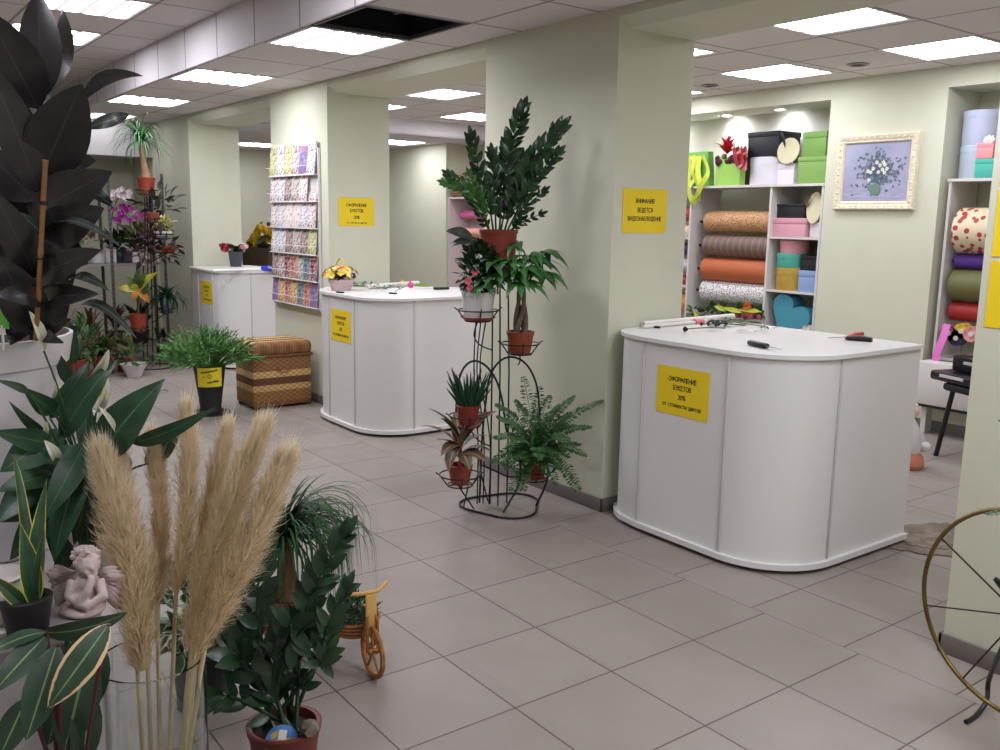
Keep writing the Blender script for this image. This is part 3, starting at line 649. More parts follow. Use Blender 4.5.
for k in range(34):
    p = c + V((r0.uniform(-.25, .22), r0.uniform(-.06, .06), .004+r0.uniform(0, .03))); mb.leaf(p, p+V((r0.uniform(-.07, .07), r0.uniform(-.05, .05), r0.uniform(0, .03))), .018, n=3)
mb.tube([c+V((-.3, 0, .008)), c+V((.25, .02, .01))], .004).tube([c+V((-.25, -.03, .008)), c+V((.2, .05, .012))], .004)
tag(mb.build('greenery_sprays', leafmat('fresh_sprig', (58, 96, 52), (110, 150, 96)), None, c), 'loose green sprays lying on the middle counter beside the flower basket', 'greenery')
roll('white paper roll lying behind the yellow flower on the middle counter', on_z(362, 287, CT+.02)+V((0, .05, 0)), on_z(418, 283, CT+.02), .02, CT, m_paper)
rose('yellow cut flower lying on the middle counter', on_z(385, 289, CT), on_z(402, 286, CT), .035, (234, 202, 30), CT, 'cut_flower', 2, 8)
rose('pink cut flower lying in front of the yellow one on the middle counter', on_z(395, 292, CT), on_z(410, 288.5, CT), .036, (232, 84, 160), CT, 'cut_flower', 1, 9)
t = thing('stem_bunch', 'short bunch of light green stems on the middle counter, behind the knife', 'stems', on_z(420, 286, CT)); mb = MB(); c = on_z(420, 286, CT)
for k in range(6): mb.tube([c+V((-.06, -.02+.008*k, .006+.006*(k % 2))), c+V((.08, -.01+.009*k, .008+.006*(k % 2)))], .005, 6)
mb.build('stems', mat('light_green_stem', (140, 186, 70), .5), t)
p = on_z(449, 289.5, CT); q = on_z(414, 290.5, CT); knife('black handled knife lying near the far side of the middle counter', p.xy, q.xy, CT, .45)
for i, (x, y) in enumerate(((340, 293), (393, 294))):
    c = on_z(x, y, CT); tag(MB().box((0, 0, 0), (.07, .03, .012), .3, .004).build('pen_cap', mat('dark_rubber', (44, 34, 48), .5), None), ['small dark clip in front of the flower basket on the middle counter', 'small dark green scrap near the front rim of the middle counter'][i], 'clip').location = c+V((0, 0, .006))

# ------------------------------------------------------------------ on the farthest counter
c = on_z(236, 266.5, CT)
t = thing('flower_pot', 'dark grey pot of crimson and pale pink roses on the farthest counter', 'flower pot', c)
MB().lathe([(.062, 0), (.085, .17), (.09, .175), (.08, .17), (.06, .06)], c, 24).build('pot', mat('slate_grey_pot', (62, 68, 74), .5), t)
for cols, cx2, nm in (((150, 24, 52), -.09, 'crimson_blooms'), ((226, 178, 180), .06, 'pink_blooms')):
    mb = MB()
    for k in range(9):
        p = c+V((cx2*.6+r0.uniform(-.05, .05), cx2+r0.uniform(-.05, .06), .19+r0.uniform(0, .07))); mb.ball(p, .034, sub=1, wob=.5)
        for q in range(5): a = 2*PI*q/5; mb.leaf(p-V((0, 0, .02)), p+V((.04*math.cos(a), .04*math.sin(a), .02)), .04, arch=-.2, n=3, prof='obov')
    mb.build(nm, mat(nm, cols, .6, var=.2, scale=30), t)
mb = MB()
for k in range(26): a = r0.uniform(0, 2*PI); p = c+V((0, 0, .17)); mb.leaf(p, p+V((.13*math.cos(a), .13*math.sin(a), r0.uniform(-.02, .1))), .04, n=4)
mb.build('leaves', leafmat('rose_leaf', 0, 0), t)
c = on_z(269, 271, CT); tag(MB().box((0, 0, 0), (.2, .12, .05), .3, .015).build('blue_cloth_bundle', mat('cobalt_plastic', (38, 62, 190), .5, var=.2), None), 'small cobalt blue bundle on the edge of the farthest counter', 'bundle').location = c+V((0, .02, .026))
c = on_z(232, 271, CT); roll('white rolled paper along the front of the farthest counter', on_z(206, 272.5, CT)+V((.05, .05, 0)), on_z(262, 271, CT)+V((-.05, 0, 0)), .016, CT, m_paper)
# brown crate with yellow wrapped bouquet farther back, on a stool height stand behind the counter
bp = on_y(262, 262, 2.9)
t = thing('brown_crate', 'tall dark brown box standing behind the farthest counter under the yellow bouquet', 'box', (bp.x, bp.y, 0))
cx0 = on_y(246, 262, 2.9).x; cx1 = on_y(285, 262, 2.9).x; zt = on_y(262, 222, 2.9).z
MB().bx(cx0, cx1, 2.66, 3.2, 0, zt-.35, .01).build('body', mat('dark_brown_board', (84, 68, 56), .7, var=.1), t); MB().bx(cx0+.45, cx1, 3.05, 3.2, zt-.35, zt, .01).build('back_board', mat('dark_brown_board', 0), t)
c = V(((cx0+cx1)/2, 2.9, zt-.34))
t = thing('wrapped_bouquet', 'yellow flowers wrapped in yellow paper leaning behind the farthest counter', 'bouquet', c)
mb = MB()
for k in range(7):
    a = on_y(256+4*k, 262-3*(k % 3), 2.85); b = on_y(252+5.2*k, 236-(k % 3)*8+(3-k if k < 3 else 0), 2.8); mb.leaf(a, b, .32, up=(0, -1, .3), arch=.1, fold=.25, n=6, prof='obov')
mb.build('wrapping', mat('yellow_wrap', (222, 180, 28), .4, var=.15), t)
mb = MB(); m2 = MB()
for k in range(26):
    p = on_y(248+r0.uniform(0, 28), 246-r0.uniform(0, 20), 2.76); mb.ball(p, .05, sub=1, wob=.8); m2.leaf(on_y(258, 252, 2.78), on_y(244+r0.uniform(0, 30), 262-r0.uniform(0, 30), 2.74), .09, up=(0, -1, .3), n=4)
mb.build('blooms', mat('yellow_blooms', (226, 186, 40), .6, var=.3, scale=20), t); m2.build('leaves', leafmat('dull_leaf', (52, 60, 34), (84, 84, 50)), t)
# ------------------------------------------------------------------ plants: shared pieces
m_terra = mat('terracotta_pot', (146, 68, 48), .6, var=.06, scale=12)
m_terrab = mat('brick_red_plastic_pot', (132, 50, 38), .5, var=.05, scale=12)
m_orange = mat('orange_plastic_pot', (142, 58, 36), .5, var=.05)
m_whitepot = mat('white_glazed_pot', (218, 214, 214), .35)
m_blackpot = mat('black_nursery_pot', (26, 25, 28), .5)
m_soil = mat('potting_soil', (46, 36, 28), .95, var=.35, scale=60, bump=.5, bscale=80)
m_zz = leafmat('zz_leaf', (22, 50, 26), (38, 74, 36), rough=.28)
m_zz2 = leafmat('zz_leaf_young', (44, 92, 36), (74, 122, 50), rough=.28)
m_fern = leafmat('boston_fern_leaf', (44, 84, 44), (74, 116, 62), rough=.5)
m_pach = leafmat('money_tree_leaf', (44, 92, 44), (66, 122, 60), vein=(96, 146, 84), veinw=.05, rough=.4)
m_gard = leafmat('dark_glossy_leaf', (20, 46, 24), (36, 66, 34), rough=.3)
m_stem = mat('brown_woody_stem', (104, 84, 64), .8, var=.25, scale=30)
m_gstem = mat('green_stalk', (52, 84, 44), .5)
def pot(t, c, rt, rb, h, m, soil=True, rim=.012, n=32):
    """round nursery pot: tapered wall, thick rim, soil inside"""
    c = V(c)
    MB().lathe([(rb*.9, 0), (rb, .004), (rt*.965, h-.022), (rt, h-.022), (rt+.003, h-.003), (rt-.002, h), (rt-rim, h-.002), (rt-rim*1.3, h-.02), (rt-rim*1.5, h-.05)], c, n).build('pot', m, t)
    if soil: MB().lathe([(rt-rim, h-.03), (rt*.5, h-.022), (.0005, h-.02)], c, n).build('soil', m_soil, t)
def zz_frond(mb, pts, n=9, ln=.08, w=.036, seed=0, start=.22, flat=None, r0=.006):
    pts = spline(pts, 6); r1 = random.Random(seed); m = len(pts)
    mb.tube(pts, [r0*(1-.7*i/(m-1)) for i in range(m)], 5)
    for k in range(n):
        f = start + (1-start)*(k+.5)/n; i = min(m-2, int(f*(m-1))); p = pts[i].lerp(pts[i+1], f*(m-1)-i); tg = (pts[i+1]-pts[i]).normalized()
        view = (flat or (CAM-p)).normalized(); sd = tg.cross(view).normalized()
        s = 1.0-.45*abs(f-.55)
        for sg in (-1, 1):
            d = (sd*sg*(.78-.35*f) + tg*(.62+.25*f) + V((r1.uniform(-.2, .2), r1.uniform(-.2, .2), r1.uniform(-.15, .15)))).normalized()
            upv = (view + V((r1.uniform(-.7, .7), r1.uniform(-.7, .7), r1.uniform(-.3, .7)))).normalized()
            mb.leaf(p, p+d*ln*s, w*s, up=upv, arch=.06, fold=.25, n=5)
    tg = (pts[-1]-pts[-2]).normalized(); mb.leaf(pts[-1], pts[-1]+tg*ln*.9, w*.8, up=(CAM-pts[-1]), n=5)
def fern_frond(mb, pts, n=22, ln=.035, w=.013, seed=0):
    pts = spline(pts, 8); m = len(pts); r1 = random.Random(seed); mb.tube(pts, .0016, 4)
    for k in range(n):
        f = .08+.92*k/n; i = min(m-2, int(f*(m-1))); p = pts[i].lerp(pts[i+1], f*(m-1)-i); tg = (pts[i+1]-pts[i]).normalized()
        sd = tg.cross(V((0, 0, 1))+V((.2, -.3, 0))).normalized(); s = math.sin(PI*min(1, .25+f*.72))**.7
        for sg in (-1, 1):
            d = (sd*sg+tg*.25+V((r1.uniform(-.15, .15), r1.uniform(-.15, .15), r1.uniform(-.25, .1)))).normalized(); mb.leaf(p, p+d*ln*s, w, up=(r1.uniform(-.4, .4), r1.uniform(-.6, .2), 1), n=2, fold=0, arch=.05)
def bush(mb, c, R, n, ln, w, seed=0, prof='oval', upbias=.3, out=.7, up0=None):
    r1 = random.Random(seed); c = V(c)
    for k in range(n):
        d = V((r1.gauss(0, 1), r1.gauss(0, 1), r1.gauss(0, 1))).normalized(); q = r1.uniform(.25, 1)**.5
        p = c+V((d.x*R[0], d.y*R[1], d.z*R[2]))*q; e = (d*out+V((r1.uniform(-.6, .6), r1.uniform(-.6, .6), r1.uniform(-.5, .5)+upbias))).normalized(); l = ln*r1.uniform(.7, 1.15)
        mb.leaf(p, p+e*l, w*l/ln, up=(r1.uniform(-.5, .5), r1.uniform(-.5, .5), 1), arch=r1.uniform(.0, .15), n=4, prof=prof)
def grassy(mb, c, n, ln, w, lift=(.2, 1.2), droop=.8, seed=0, spread=.01, segs=7, az=None):
    """long arching strap leaves from one crown"""
    r1 = random.Random(seed); c = V(c)
    for k in range(n):
        a = r1.uniform(*(az or (0, 2*PI))); e = r1.uniform(*lift); l = ln*r1.uniform(.65, 1.1); dr = droop*r1.uniform(.6, 1.25)
        o = V((math.cos(a), math.sin(a), 0)); pts = []; p = c+o*spread*r1.random()+V((0, 0, r1.uniform(-.5, .5)*spread)); ang = e; st = l/segs
        for i in range(segs+1):
            pts.append(p.copy()); p = p + (o*math.cos(ang)+V((0, 0, math.sin(ang))))*st; ang -= dr/segs*(1+i*.25); ang = max(ang, -1.5)
        mb.strap(pts, w)
def rosette(mb, c, n, ln, w, lift=(.3, 1.3), seed=0, prof='lance', arch=.12, jit=.2, az=None, fold=.2, stalk=None, m2=None):
    r1 = random.Random(seed); c = V(c)
    for k in range(n):
        a = (az[0]+(az[1]-az[0])*(k+.5)/n if az else k*2.4)+r1.uniform(-jit, jit); e = r1.uniform(*lift); l = ln*r1.uniform(.75, 1.15)
        d = V((math.cos(a)*math.cos(e), math.sin(a)*math.cos(e), math.sin(e))); b = c
        if stalk:
            b = c+d*stalk*r1.uniform(.7, 1.1)+V((0, 0, stalk*.35)); mb.tube(bez(c, c.lerp(b, .5)+V((0, 0, stalk*.15)), b, 4), .003, 4)
        mb.leaf(b, b+d*l-V((0, 0, l*.25 if stalk else 0)), w*l/ln, arch=arch, prof=prof, n=7, fold=fold, up=(r1.uniform(-.2, .2), r1.uniform(-.2, .2), 1))

# ------------------------------------------------------------------ the iron plant stand in front of the near pillar
SC = V((-.46, .85, 0)); HV = V((math.cos(CYAW), math.sin(CYAW), 0)); HR = V((HV.y, -HV.x, 0))
def on_s(px, py, off=0, S=SC):
    r = ray(px, py); t = ((S-CAM).dot(HV)-off)/r.dot(HV); return CAM + r*t
st = thing('plant_stand', 'tall black wrought iron plant stand with hoops and pot rings beside the near pillar', 'plant stand', SC)
ring = []
for k in range(48):
    a = 2*PI*k/48; r = .225+.028*math.cos(3*a+.6); ring.append(SC+V((r*math.cos(a), r*math.sin(a), .008)))
MB().tube(ring, .0065, 8, True).build('base_ring', m_iron, st)
def wire(name, pts, r=.0055, sm=5, closed=False): return MB().tube(spline(pts, sm) if sm else pts, r, 7, closed).build(name, m_iron, st)
holders = dict(top=((498, 273), 0, .085), white=((478, 320), .12, .112), money=((520, 353), .02, .108), aloe=((468, 425), .14, .105), cordy=((460, 484), .20, .115), fern=((534, 478), .08, .12))
HC = {}
for k, ((px, py), off, r) in holders.items():
    c = on_s(px, py, off); HC[k] = c
    mb = MB(); n = 28; rb = r*.62
    mb.tube([c+V((r*math.cos(2*PI*i/n), r*math.sin(2*PI*i/n), .055)) for i in range(n)], .0042, 6, True)
    mb.tube([c+V((rb*math.cos(2*PI*i/n), rb*math.sin(2*PI*i/n), -.004)) for i in range(n)], .004, 6, True)
    for i in range(4):
        a = PI/4+i*PI/2+.3; e = V((math.cos(a), math.sin(a), 0)); mb.tube([c+e*rb+V((0, 0, -.004)), c+e*r+V((0, 0, .055)), c+e*(r+.02)+V((0, 0, .07))], .0038, 6)
    for i in range(2):
        a = PI/4+i*PI/2+.3; e = V((math.cos(a), math.sin(a), 0)); mb.tube([c+e*rb-V((0, 0, .006)), c-e*rb-V((0, 0, .006))], .0038, 6)
    mb.build('pot_ring', m_iron, st)
def G(px, py, off=0): return on_s(px, py, off)
def gz(p, z): return V((p.x, p.y, z))
# long uprights
for px0, px1, off in ((500, 500, .03), (508, 509, -.02), (493, 492, .0)):
    a = G(px0, 268, off); b = G(px1, 300, off); p = [gz(a, a.z), gz(b, .0+G(px1, 372, off).z)]
    wire('upright', [a, G((px0+px1)/2, 320, off), G(px1, 372, off), G(px1-1, 440, off), gz(G(px1-1, 440, off), .012)], .0048, 0)
for dx, ox in ((0, -9), (3, -5), (6, -1)):
    wire('upright', [G(476+dx*1.6, 322, .10), G(474+dx, 372, .10), G(478+dx*2, 440, .08), gz(G(478+dx*2, 440, .0), .012)], .004, 4)
# two big hoops
wire('hoop', [HC['cordy']+V((.0, .07, .05)), G(457, 440, .08), G(457, 395, .05), G(462, 371, .05), G(473, 361, .05), G(486, 366, .05), G(497, 382, .05), G(503, 405, .05), G(507, 432, .05), G(517, 450, .05), G(520, 480, .08), gz(G(503, 513, .16), .012)], .0062)
wire('hoop', [gz(G(480, 470, -.02), .012), G(482, 440, -.02), G(486, 400, -.02), G(490, 376, -.02), G(500, 361, -.02), G(513, 357, -.02), G(526, 364, -.02), G(535, 380, -.02), G(539, 402, -.02), G(541, 440, .02), G(548, 475, .05), gz(G(536, 506, .02), .012)], .0062)
wire('strut', [HC['money']+V((.0, 0, -.006)), HC['money']+V((0, 0, -.05)), G(518, 365, .0)], .004)
wire('strut', [HC['white']+V((0, 0, -.005)), G(474, 335, .1), G(480, 345, .06), G(492, 350, .02)], .004)
wire('strut', [HC['aloe']+V((0, 0, -.006)), G(478, 440, .1), G(490, 446, .04)], .004)
wire('strut', [HC['cordy']+V((-.03, 0, -.006)), gz(G(474, 510, .1), .012)], .0045, 0)
wire('strut', [HC['cordy']+V((.05, .02, -.006)), gz(G(464, 497, .05), .012)], .0045, 0)
wire('strut', [HC['cordy']+V((.02, .08, .0)), G(480, 470, .1), gz(G(488, 494, -.05), .012)], .0045, 0)
wire('strut', [HC['fern']+V((-.06, 0, -.004)), G(508, 477, .05), G(482, 465, .08)], .0045, 0)
wire('strut', [HC['top']+V((0, 0, -.005)), HC['top']+V((0, 0, -.12))], .005, 0)
# --- top: tall ZZ plant
c = HC['top'].copy()
t = thing('zz_plant', 'tall dark green ZZ plant in a brick red pot topping the iron stand', 'potted plant', c)
pot(t, c, .106, .084, .24, m_terrab)
F = [((499, 232), (503, 190), (510, 150), (522, 112), 13, .105), ((503, 232), (516, 195), (532, 160), (560, 128), 13, .10), ((494, 232), (489, 205), (480, 175), (472, 139), 9, .085), ((491, 232), (484, 215), (470, 192), (450, 176), 8, .07),
     ((505, 232), (520, 205), (535, 178), (556, 155), 9, .085), ((496, 232), (495, 205), (494, 180), (492, 155), 10, .08), ((507, 232), (519, 220), (528, 205), (543, 192), 6, .06), ((500, 232), (505, 210), (513, 185), (520, 160), 11, .085), ((492, 233), (485, 222), (478, 208), (468, 196), 6, .055), ((506, 233), (516, 226), (524, 221), (541, 214), 5, .05)]
mb = MB()
for i, (a, b, cc, d, n, ln) in enumerate(F):
    o = (-.05, .03, .04, -.04, .05, .0, .06, -.06, .05, .05)[i]; zz_frond(mb, [G(*a, 0)-V((0, 0, .02)), G(*b, o*.5), G(*cc, o), G(*d, o*1.5)], int(n*1.35), ln, ln*.44, i, .2 if i != 3 else .3)
mb.build('foliage', m_zz, t)
mb = MB(); zz_frond(mb, [G(490, 233, .03), G(482, 208, .1), G(468, 190, .14), G(447, 183, .16)], 10, .065, .03, 20, .3); zz_frond(mb, [G(490, 233, .03), G(484, 214, .1), G(478, 196, .12), G(470, 176, .14)], 7, .06, .026, 21, .3)
mb.build('young_fronds', m_zz2, t)
# --- white pot: dark bush with pink blooms
c = HC['white'].copy()
t = thing('flowering_bush', 'small dark glossy bush with pink blooms in a white pot on the iron stand', 'potted plant', c)
MB().lathe([(.075, 0), (.1, .018), (.098, .02), (.07, .006)], c, 28).build('saucer', m_orange, t)
c2 = c+V((0, 0, .008)); pot(t, c2, .093, .078, .15, m_whitepot)
mb = MB(); bush(mb, c2+V((0, 0, .27)), (.105, .105, .15), 330, .055, .03, 3)
for k in range(6): a = k*1.05; mb.tube([c2+V((0, 0, .12)), c2+V((.06*math.cos(a), .06*math.sin(a), .3))], .003, 4)
mb.build('foliage', m_gard, t)
mb = MB()
for px, py in ((470, 288), (475, 272), (468, 281)):
    p = G(px, py, .21)
    for q in range(6): a = q*PI/3; mb.leaf(p, p+(HR*math.cos(a)+V((0, 0, 1))*math.sin(a))*.022-HV*.008, .022, up=-HV, n=3, prof='obov')
mb.build('blooms', mat('pink_petals', (236, 112, 132), .6, var=.1), t)
mb = MB(); mb.leaf(G(473, 239, .16), G(446, 231, .2), .07, up=-HV*.8+V((0, 0, .6)), arch=.14, n=10); mb.leaf(G(480, 240, .16), G(448, 246, .2), .055, up=-HV*.8+V((0, 0, .7)), arch=.1, n=10); mb.tube([c2+V((0, 0, .14)), G(476, 262, .15), G(472, 238, .16)], .003, 5)
mb.build('broad_leaves', leafmat('grey_green_leaf', (44, 54, 46), (64, 74, 62), vein=(90, 98, 84), rough=.35), t)
# --- money tree
c = HC['money'].copy()
t = thing('money_tree', 'money tree with a braided trunk and drooping fan leaves in a terracotta pot', 'potted plant', c)
pot(t, c, .077, .058, .125, m_terra)
mb = MB(); z0, z1 = .11, .40
for k in range(4):
    a0 = k*PI/2; mb.tube([c+V(((.034-.022*i/10)*math.cos(a0+i*.28), (.034-.022*i/10)*math.sin(a0+i*.28), z0+(z1-z0)*i/10)) for i in range(11)], [.017-.009*i/10 for i in range(11)], 7)
mb.build('braided_trunk', mat('grey_braided_bark', (112, 96, 82), .85, var=.2, scale=30, bump=.4), t)
mb = MB(); r1 = random.Random(11); top = c+V((0, 0, .39))
hubs = [((493, 274), .1), ((503, 254), .0), ((550, 252), .08), ((552, 274), .1), ((490, 284), .16), ((530, 282), .2), ((527, 243), .02), ((498, 262), .14), ((514, 262), .16), ((537, 256), .1), ((545, 262), .0), ((520, 272), .18), ((505, 276), .16), ((540, 272), .14), ((512, 248), -.05), ((532, 268), .18)]
for (px, py), off in hubs:
    px -= 9 if px > 522 else 3
    h = G(px, py, off); mb.tube(bez(top, top.lerp(h, .5)+V((0, 0, .05)), h, 5), .003, 5)
    ax = ((h-top)*V((1, 1, .6))+V((0, 0, .05))).normalized(); a0 = math.atan2(ax.y, ax.x)
    for q in range(7):
        a = a0-1.6+q*.55; d = V((math.cos(a), math.sin(a), -.35+r1.uniform(-.25, .15))); mb.leaf(h, h+d*.165*r1.uniform(.8, 1.05), .052, up=(r1.uniform(-.2, .2), -.25, 1), arch=.16, n=6, prof='lance', fold=.15)
mb.build('foliage', m_pach, t)
# --- haworthia / aloe
c = HC['aloe'].copy()
t = thing('aloe_plant', 'small spiky upright aloe in a brick red pot on the middle ring of the stand', 'potted plant', c)
pot(t, c, .064, .05, .115, m_terrab)
mb = MB(); r1 = random.Random(2)
for k in range(56):
    a = k*2.4; e = r1.uniform(.9, 1.5); d = V((math.cos(a)*math.cos(e), math.sin(a)*math.cos(e), math.sin(e))); b = c+V((.035*math.cos(a), .035*math.sin(a), .095)); l = r1.uniform(.12, .25); p = bez(b, b+d*l*.6, b+d*l+V((0, 0, -.01)), 5); mb.tube(p, [.009, .009, .0075, .006, .004, .001], 5)
mb.build('leaves', mat('aloe_leaf', (34, 70, 44), .4, var=.2, scale=30), t)
# --- cordyline
c = HC['cordy'].copy()
t = thing('pink_cordyline', 'cordyline with pink and bronze green leaves in a small terracotta pot on the lowest ring', 'potted plant', c)
pot(t, c, .068, .05, .115, m_terra)
m_cor = leafmat('cordyline_leaf', (72, 84, 56), (104, 106, 76), vein=(206, 116, 124), veinw=.10, edge=(186, 88, 96), edgew=.06, rough=.4)
mb = MB(); r1 = random.Random(4); cr = c+V((0, 0, .21))
mb.tube([c+V((0, 0, .09)), c+V((.004, 0, .16)), cr], [.011, .012, .009], 8); mb.build('stem', mat('pink_stem', (196, 96, 106), .5, var=.2), t)
mb = MB()
for px, py, off in ((427, 408, .22), (418, 426, .22), (436, 440, .3), (441, 456, .32), (449, 472, .36), (489, 436, .12), (492, 452, .24), (486, 462, .3), (497, 411, .1), (476, 412, .12), (470, 470, .36), (455, 412, .1), (440, 418, .16), (480, 425, .3)):
    tp = G(px, py, off); mb.leaf(cr+V((0, 0, r1.uniform(-.05, .02))), tp, .085, up=(r1.uniform(-.3, .3), -.2, 1), arch=.16, n=8, prof='oval', fold=.25)
mb.build('leaves', m_cor, t)
# --- Boston fern
c = HC['fern'].copy()
t = thing('boston_fern', 'bushy Boston fern with arching fronds in a pot low on the iron stand', 'potted plant', c)
pot(t, c, .075, .058, .14, m_terrab)
mb = MB(); r1 = random.Random(8); top = c+V((0, 0, .13))
tips = [(523, 376, .05), (540, 386, -.05), (575, 396, .05), (605, 399, .05), (592, 427, .1), (587, 456, .18), (581, 490, .22), (557, 486, .3), (510, 492, .3), (490, 463, .2), (493, 438, .15), (495, 404, .08), (524, 492, .34), (548, 476, .34), (505, 470, .3), (500, 420, .2), (560, 405, .12), (570, 440, .25), (535, 415, .22), (515, 400, .1), (560, 470, .3), (575, 425, -.05), (550, 395, -.1), (508, 445, .3), (540, 460, .36)]
for i, (px, py, off) in enumerate(tips):
    tp = G(px, py, off); mid = top.lerp(tp, .5)+V((0, 0, .06+.35*max(0, (top.z-tp.z)) )); fern_frond(mb, [top+V((r1.uniform(-.03, .03), r1.uniform(-.03, .03), 0)), mid, tp], 34, .05, .019, i)
    j = V((r1.uniform(-.09, .09), r1.uniform(-.09, .09), r1.uniform(-.08, .04))); fern_frond(mb, [top+j*.2, mid.lerp(top, .25)+j*.6, tp.lerp(top, .3)+j], 26, .045, .018, i+60)
mb.build('fronds', m_fern, t)
# ------------------------------------------------------------------ near side: plinth with planter, plants, vase
PT = .745
A, B = V((1.56, -1.795, 0)), V((-.45, -1.36, 0)); PP = V((-.21, -1.08, 0))
t = thing('display_plinth', 'low white display plinth under the big planter and small pots', 'plinth', (.6, -2.0, 0))
poly = [(p.x, p.y) for p in (A, B, B+PP, A+PP)]
m_plinth = mat('matt_white_plinth', (196, 190, 192), .6)
MB().prism(poly, PT-.035, PT).build('top_board', m_plinth, t, smooth=False)
ins = [(p.x*.985+.6*.015, p.y*.985-2.0*.015) for p in (A, B, B+PP, A+PP)]
MB().prism(ins, 0, PT-.035).build('body', m_plinth, t, smooth=False)
# --- big white planter with the dark rubber plant
c = at(-30, 327, 2.4); c.z = PT; RZp = 1.322; hh = RZp-PT
t = thing('rubber_plant', 'big dark leaved rubber plant tied to a bamboo stake in a large white planter', 'potted plant', c)
m_plant = mat('white_plastic_planter', (214, 208, 212), .45)
MB().lathe([(.19, 0), (.2, .01), (.224, hh-.076), (.233, hh-.074), (.244, hh-.012), (.246, hh), (.237, hh+.002), (.231, hh-.006), (.226, hh-.06)], c, 56).build('planter', m_plant, t)
MB().lathe([(.229, hh-.03), (.12, hh-.018), (.0005, hh-.02)], c, 40).build('soil', m_soil, t)
m_rub = leafmat('rubber_leaf', (38, 36, 38), (47, 44, 46), vein=(62, 54, 54), veinw=.035, rough=.26, back=(62, 54, 52), spec=.6)
m_rubg = leafmat('rubber_leaf_green', (34, 52, 36), (50, 70, 50), rough=.35)
def pl(mb, a, b, w, da, db, arch=.08, up=None, prof='oval', fold=.16, n=13, roll=0.0):
    """leaf with base and tip measured in the photo at distances da, db; w in the photo's pixels"""
    pa, pb = at(*a, da), at(*b, db); mid = (pa+pb)/2
    u = up or (CAM-mid).normalized()
    mb.leaf(pa, pb, w*(da+db)/2/CF, up=u, arch=arch, prof=prof, fold=fold, n=n, roll=roll)
mb = MB(); D0 = 2.28
R = [((42, 98), (38, -8), 40, 2.22, 2.2, .04, 0), ((47, 92), (62, 8), 26, 2.3, 2.38, .1, .7), ((38, 108), (-14, 10), 52, 2.2, 2.05, .06, 0), ((40, 178), (82, 84), 58, 2.2, 2.12, .05, 0), ((82, 101), (143, 76), 22, 2.3, 2.35, .2, -.9),
     ((38, 192), (-14, 60), 40, 2.2, 2.05, .06, .2), ((42, 212), (112, 172), 46, 2.25, 2.15, .12, -.2), ((45, 172), (96, 160), 26, 2.35, 2.4, .12, -.5), ((43, 238), (104, 208), 42, 2.25, 2.15, .1, -.1), ((42, 238), (88, 264), 46, 2.26, 2.2, .12, .1),
     ((35, 280), (101, 250), 30, 2.22, 2.1, .1, -.3), ((40, 306), (99, 294), 26, 2.26, 2.16, .15, -.4), ((35, 278), (-8, 190), 34, 2.2, 2.05, .08, .2), ((38, 332), (-2, 256), 44, 2.24, 2.1, .08, .1), ((42, 300), (-6, 296), 26, 2.2, 2.0, .1, .4),
     ((40, 335), (71, 319), 20, 2.26, 2.2, .15, -.3), ((42, 330), (64, 343), 16, 2.26, 2.16, .15, .3), ((36, 250), (-20, 240), 44, 2.3, 2.15, .05, 0), ((36, 200), (-16, 150), 46, 2.36, 2.3, .05, .1), ((36, 220), (70, 290), 44, 2.34, 2.36, .08, 0), ((34, 150), (20, 60), 46, 2.36, 2.4, .04, 0),
     ((36, 130), (-20, 110), 46, 2.36, 2.3, .05, 0), ((38, 270), (60, 330), 40, 2.36, 2.36, .08, 0), ((36, 290), (10, 345), 40, 2.34, 2.2, .1, 0), ((38, 180), (70, 240), 44, 2.38, 2.42, .06, 0), ((38, 160), (10, 230), 44, 2.4, 2.4, .06, 0), ((36, 240), (4, 310), 44, 2.4, 2.36, .06, 0)]
for a, b, w, da, db, ar, ro in R: pl(mb, a, b, w, da, db, ar, roll=ro)
mb.build('leaves', m_rub, t)
mb = MB(); pl(mb, (86, 128), (129, 114), 13, 2.5, 2.6, .15); pl(mb, (76, 194), (118, 210), 18, 2.3, 2.2, .25, roll=-.5); pl(mb, (43, 236), (121, 247), 13, 2.25, 2.1, .18, roll=-1.0); pl(mb, (70, 280), (109, 291), 13, 2.3, 2.2, .15, roll=-.7); pl(mb, (72, 318), (137, 339), 13, 2.3, 2.2, .3, roll=-.8); pl(mb, (43, 237), (14, 212), 14, 2.2, 2.1, .1, roll=.6)
mb.build('glossy_side_leaves', leafmat('rubber_leaf_sheen', (44, 54, 50), (66, 76, 72), vein=(110, 112, 104), veinw=.08, rough=.25), t)
b0 = at(37, 345, 2.26); MB().tube([at(36, 340, 2.29), at(37, 260, 2.3), at(38, 180, 2.29), at(40, 98, 2.26)], [.016, .013, .010, .007], 9).build('trunk', mat('dark_bark', (58, 46, 38), .8, var=.2, scale=40), t)
s0, s1 = at(36, 340, 2.185), at(45.5, 160, 2.06)
prof = [s0.lerp(s1, i/28) for i in range(29)]; MB().tube(prof, [.0056 if i % 7 else .0068 for i in range(29)], 10).build('bamboo_stake', mat('bamboo_cane', (140, 98, 62), .6, var=.15, scale=30), t)
for py in (203, 258): p = at(43.5 if py < 230 else 40.5, py, 2.09 if py < 230 else 2.13); MB().lathe([(.009, -.004), (.010, 0), (.009, .004)], p, 14).build('tie', m_dark, t)
t = thing('plant_tag', 'bright green plastic plant tag stuck in the white planter', 'plant tag', at(4, 330, 2.2))
MB().box(at(2, 318, 2.17), (.045, .002, .05), .5, .001).build('card', mat('lime_plastic', (98, 176, 70), .5), t); p = at(2, 325, 2.172); MB().tube([p, p-V((0, 0, .06))], .003, 6).build('stick', m_whitep, t)

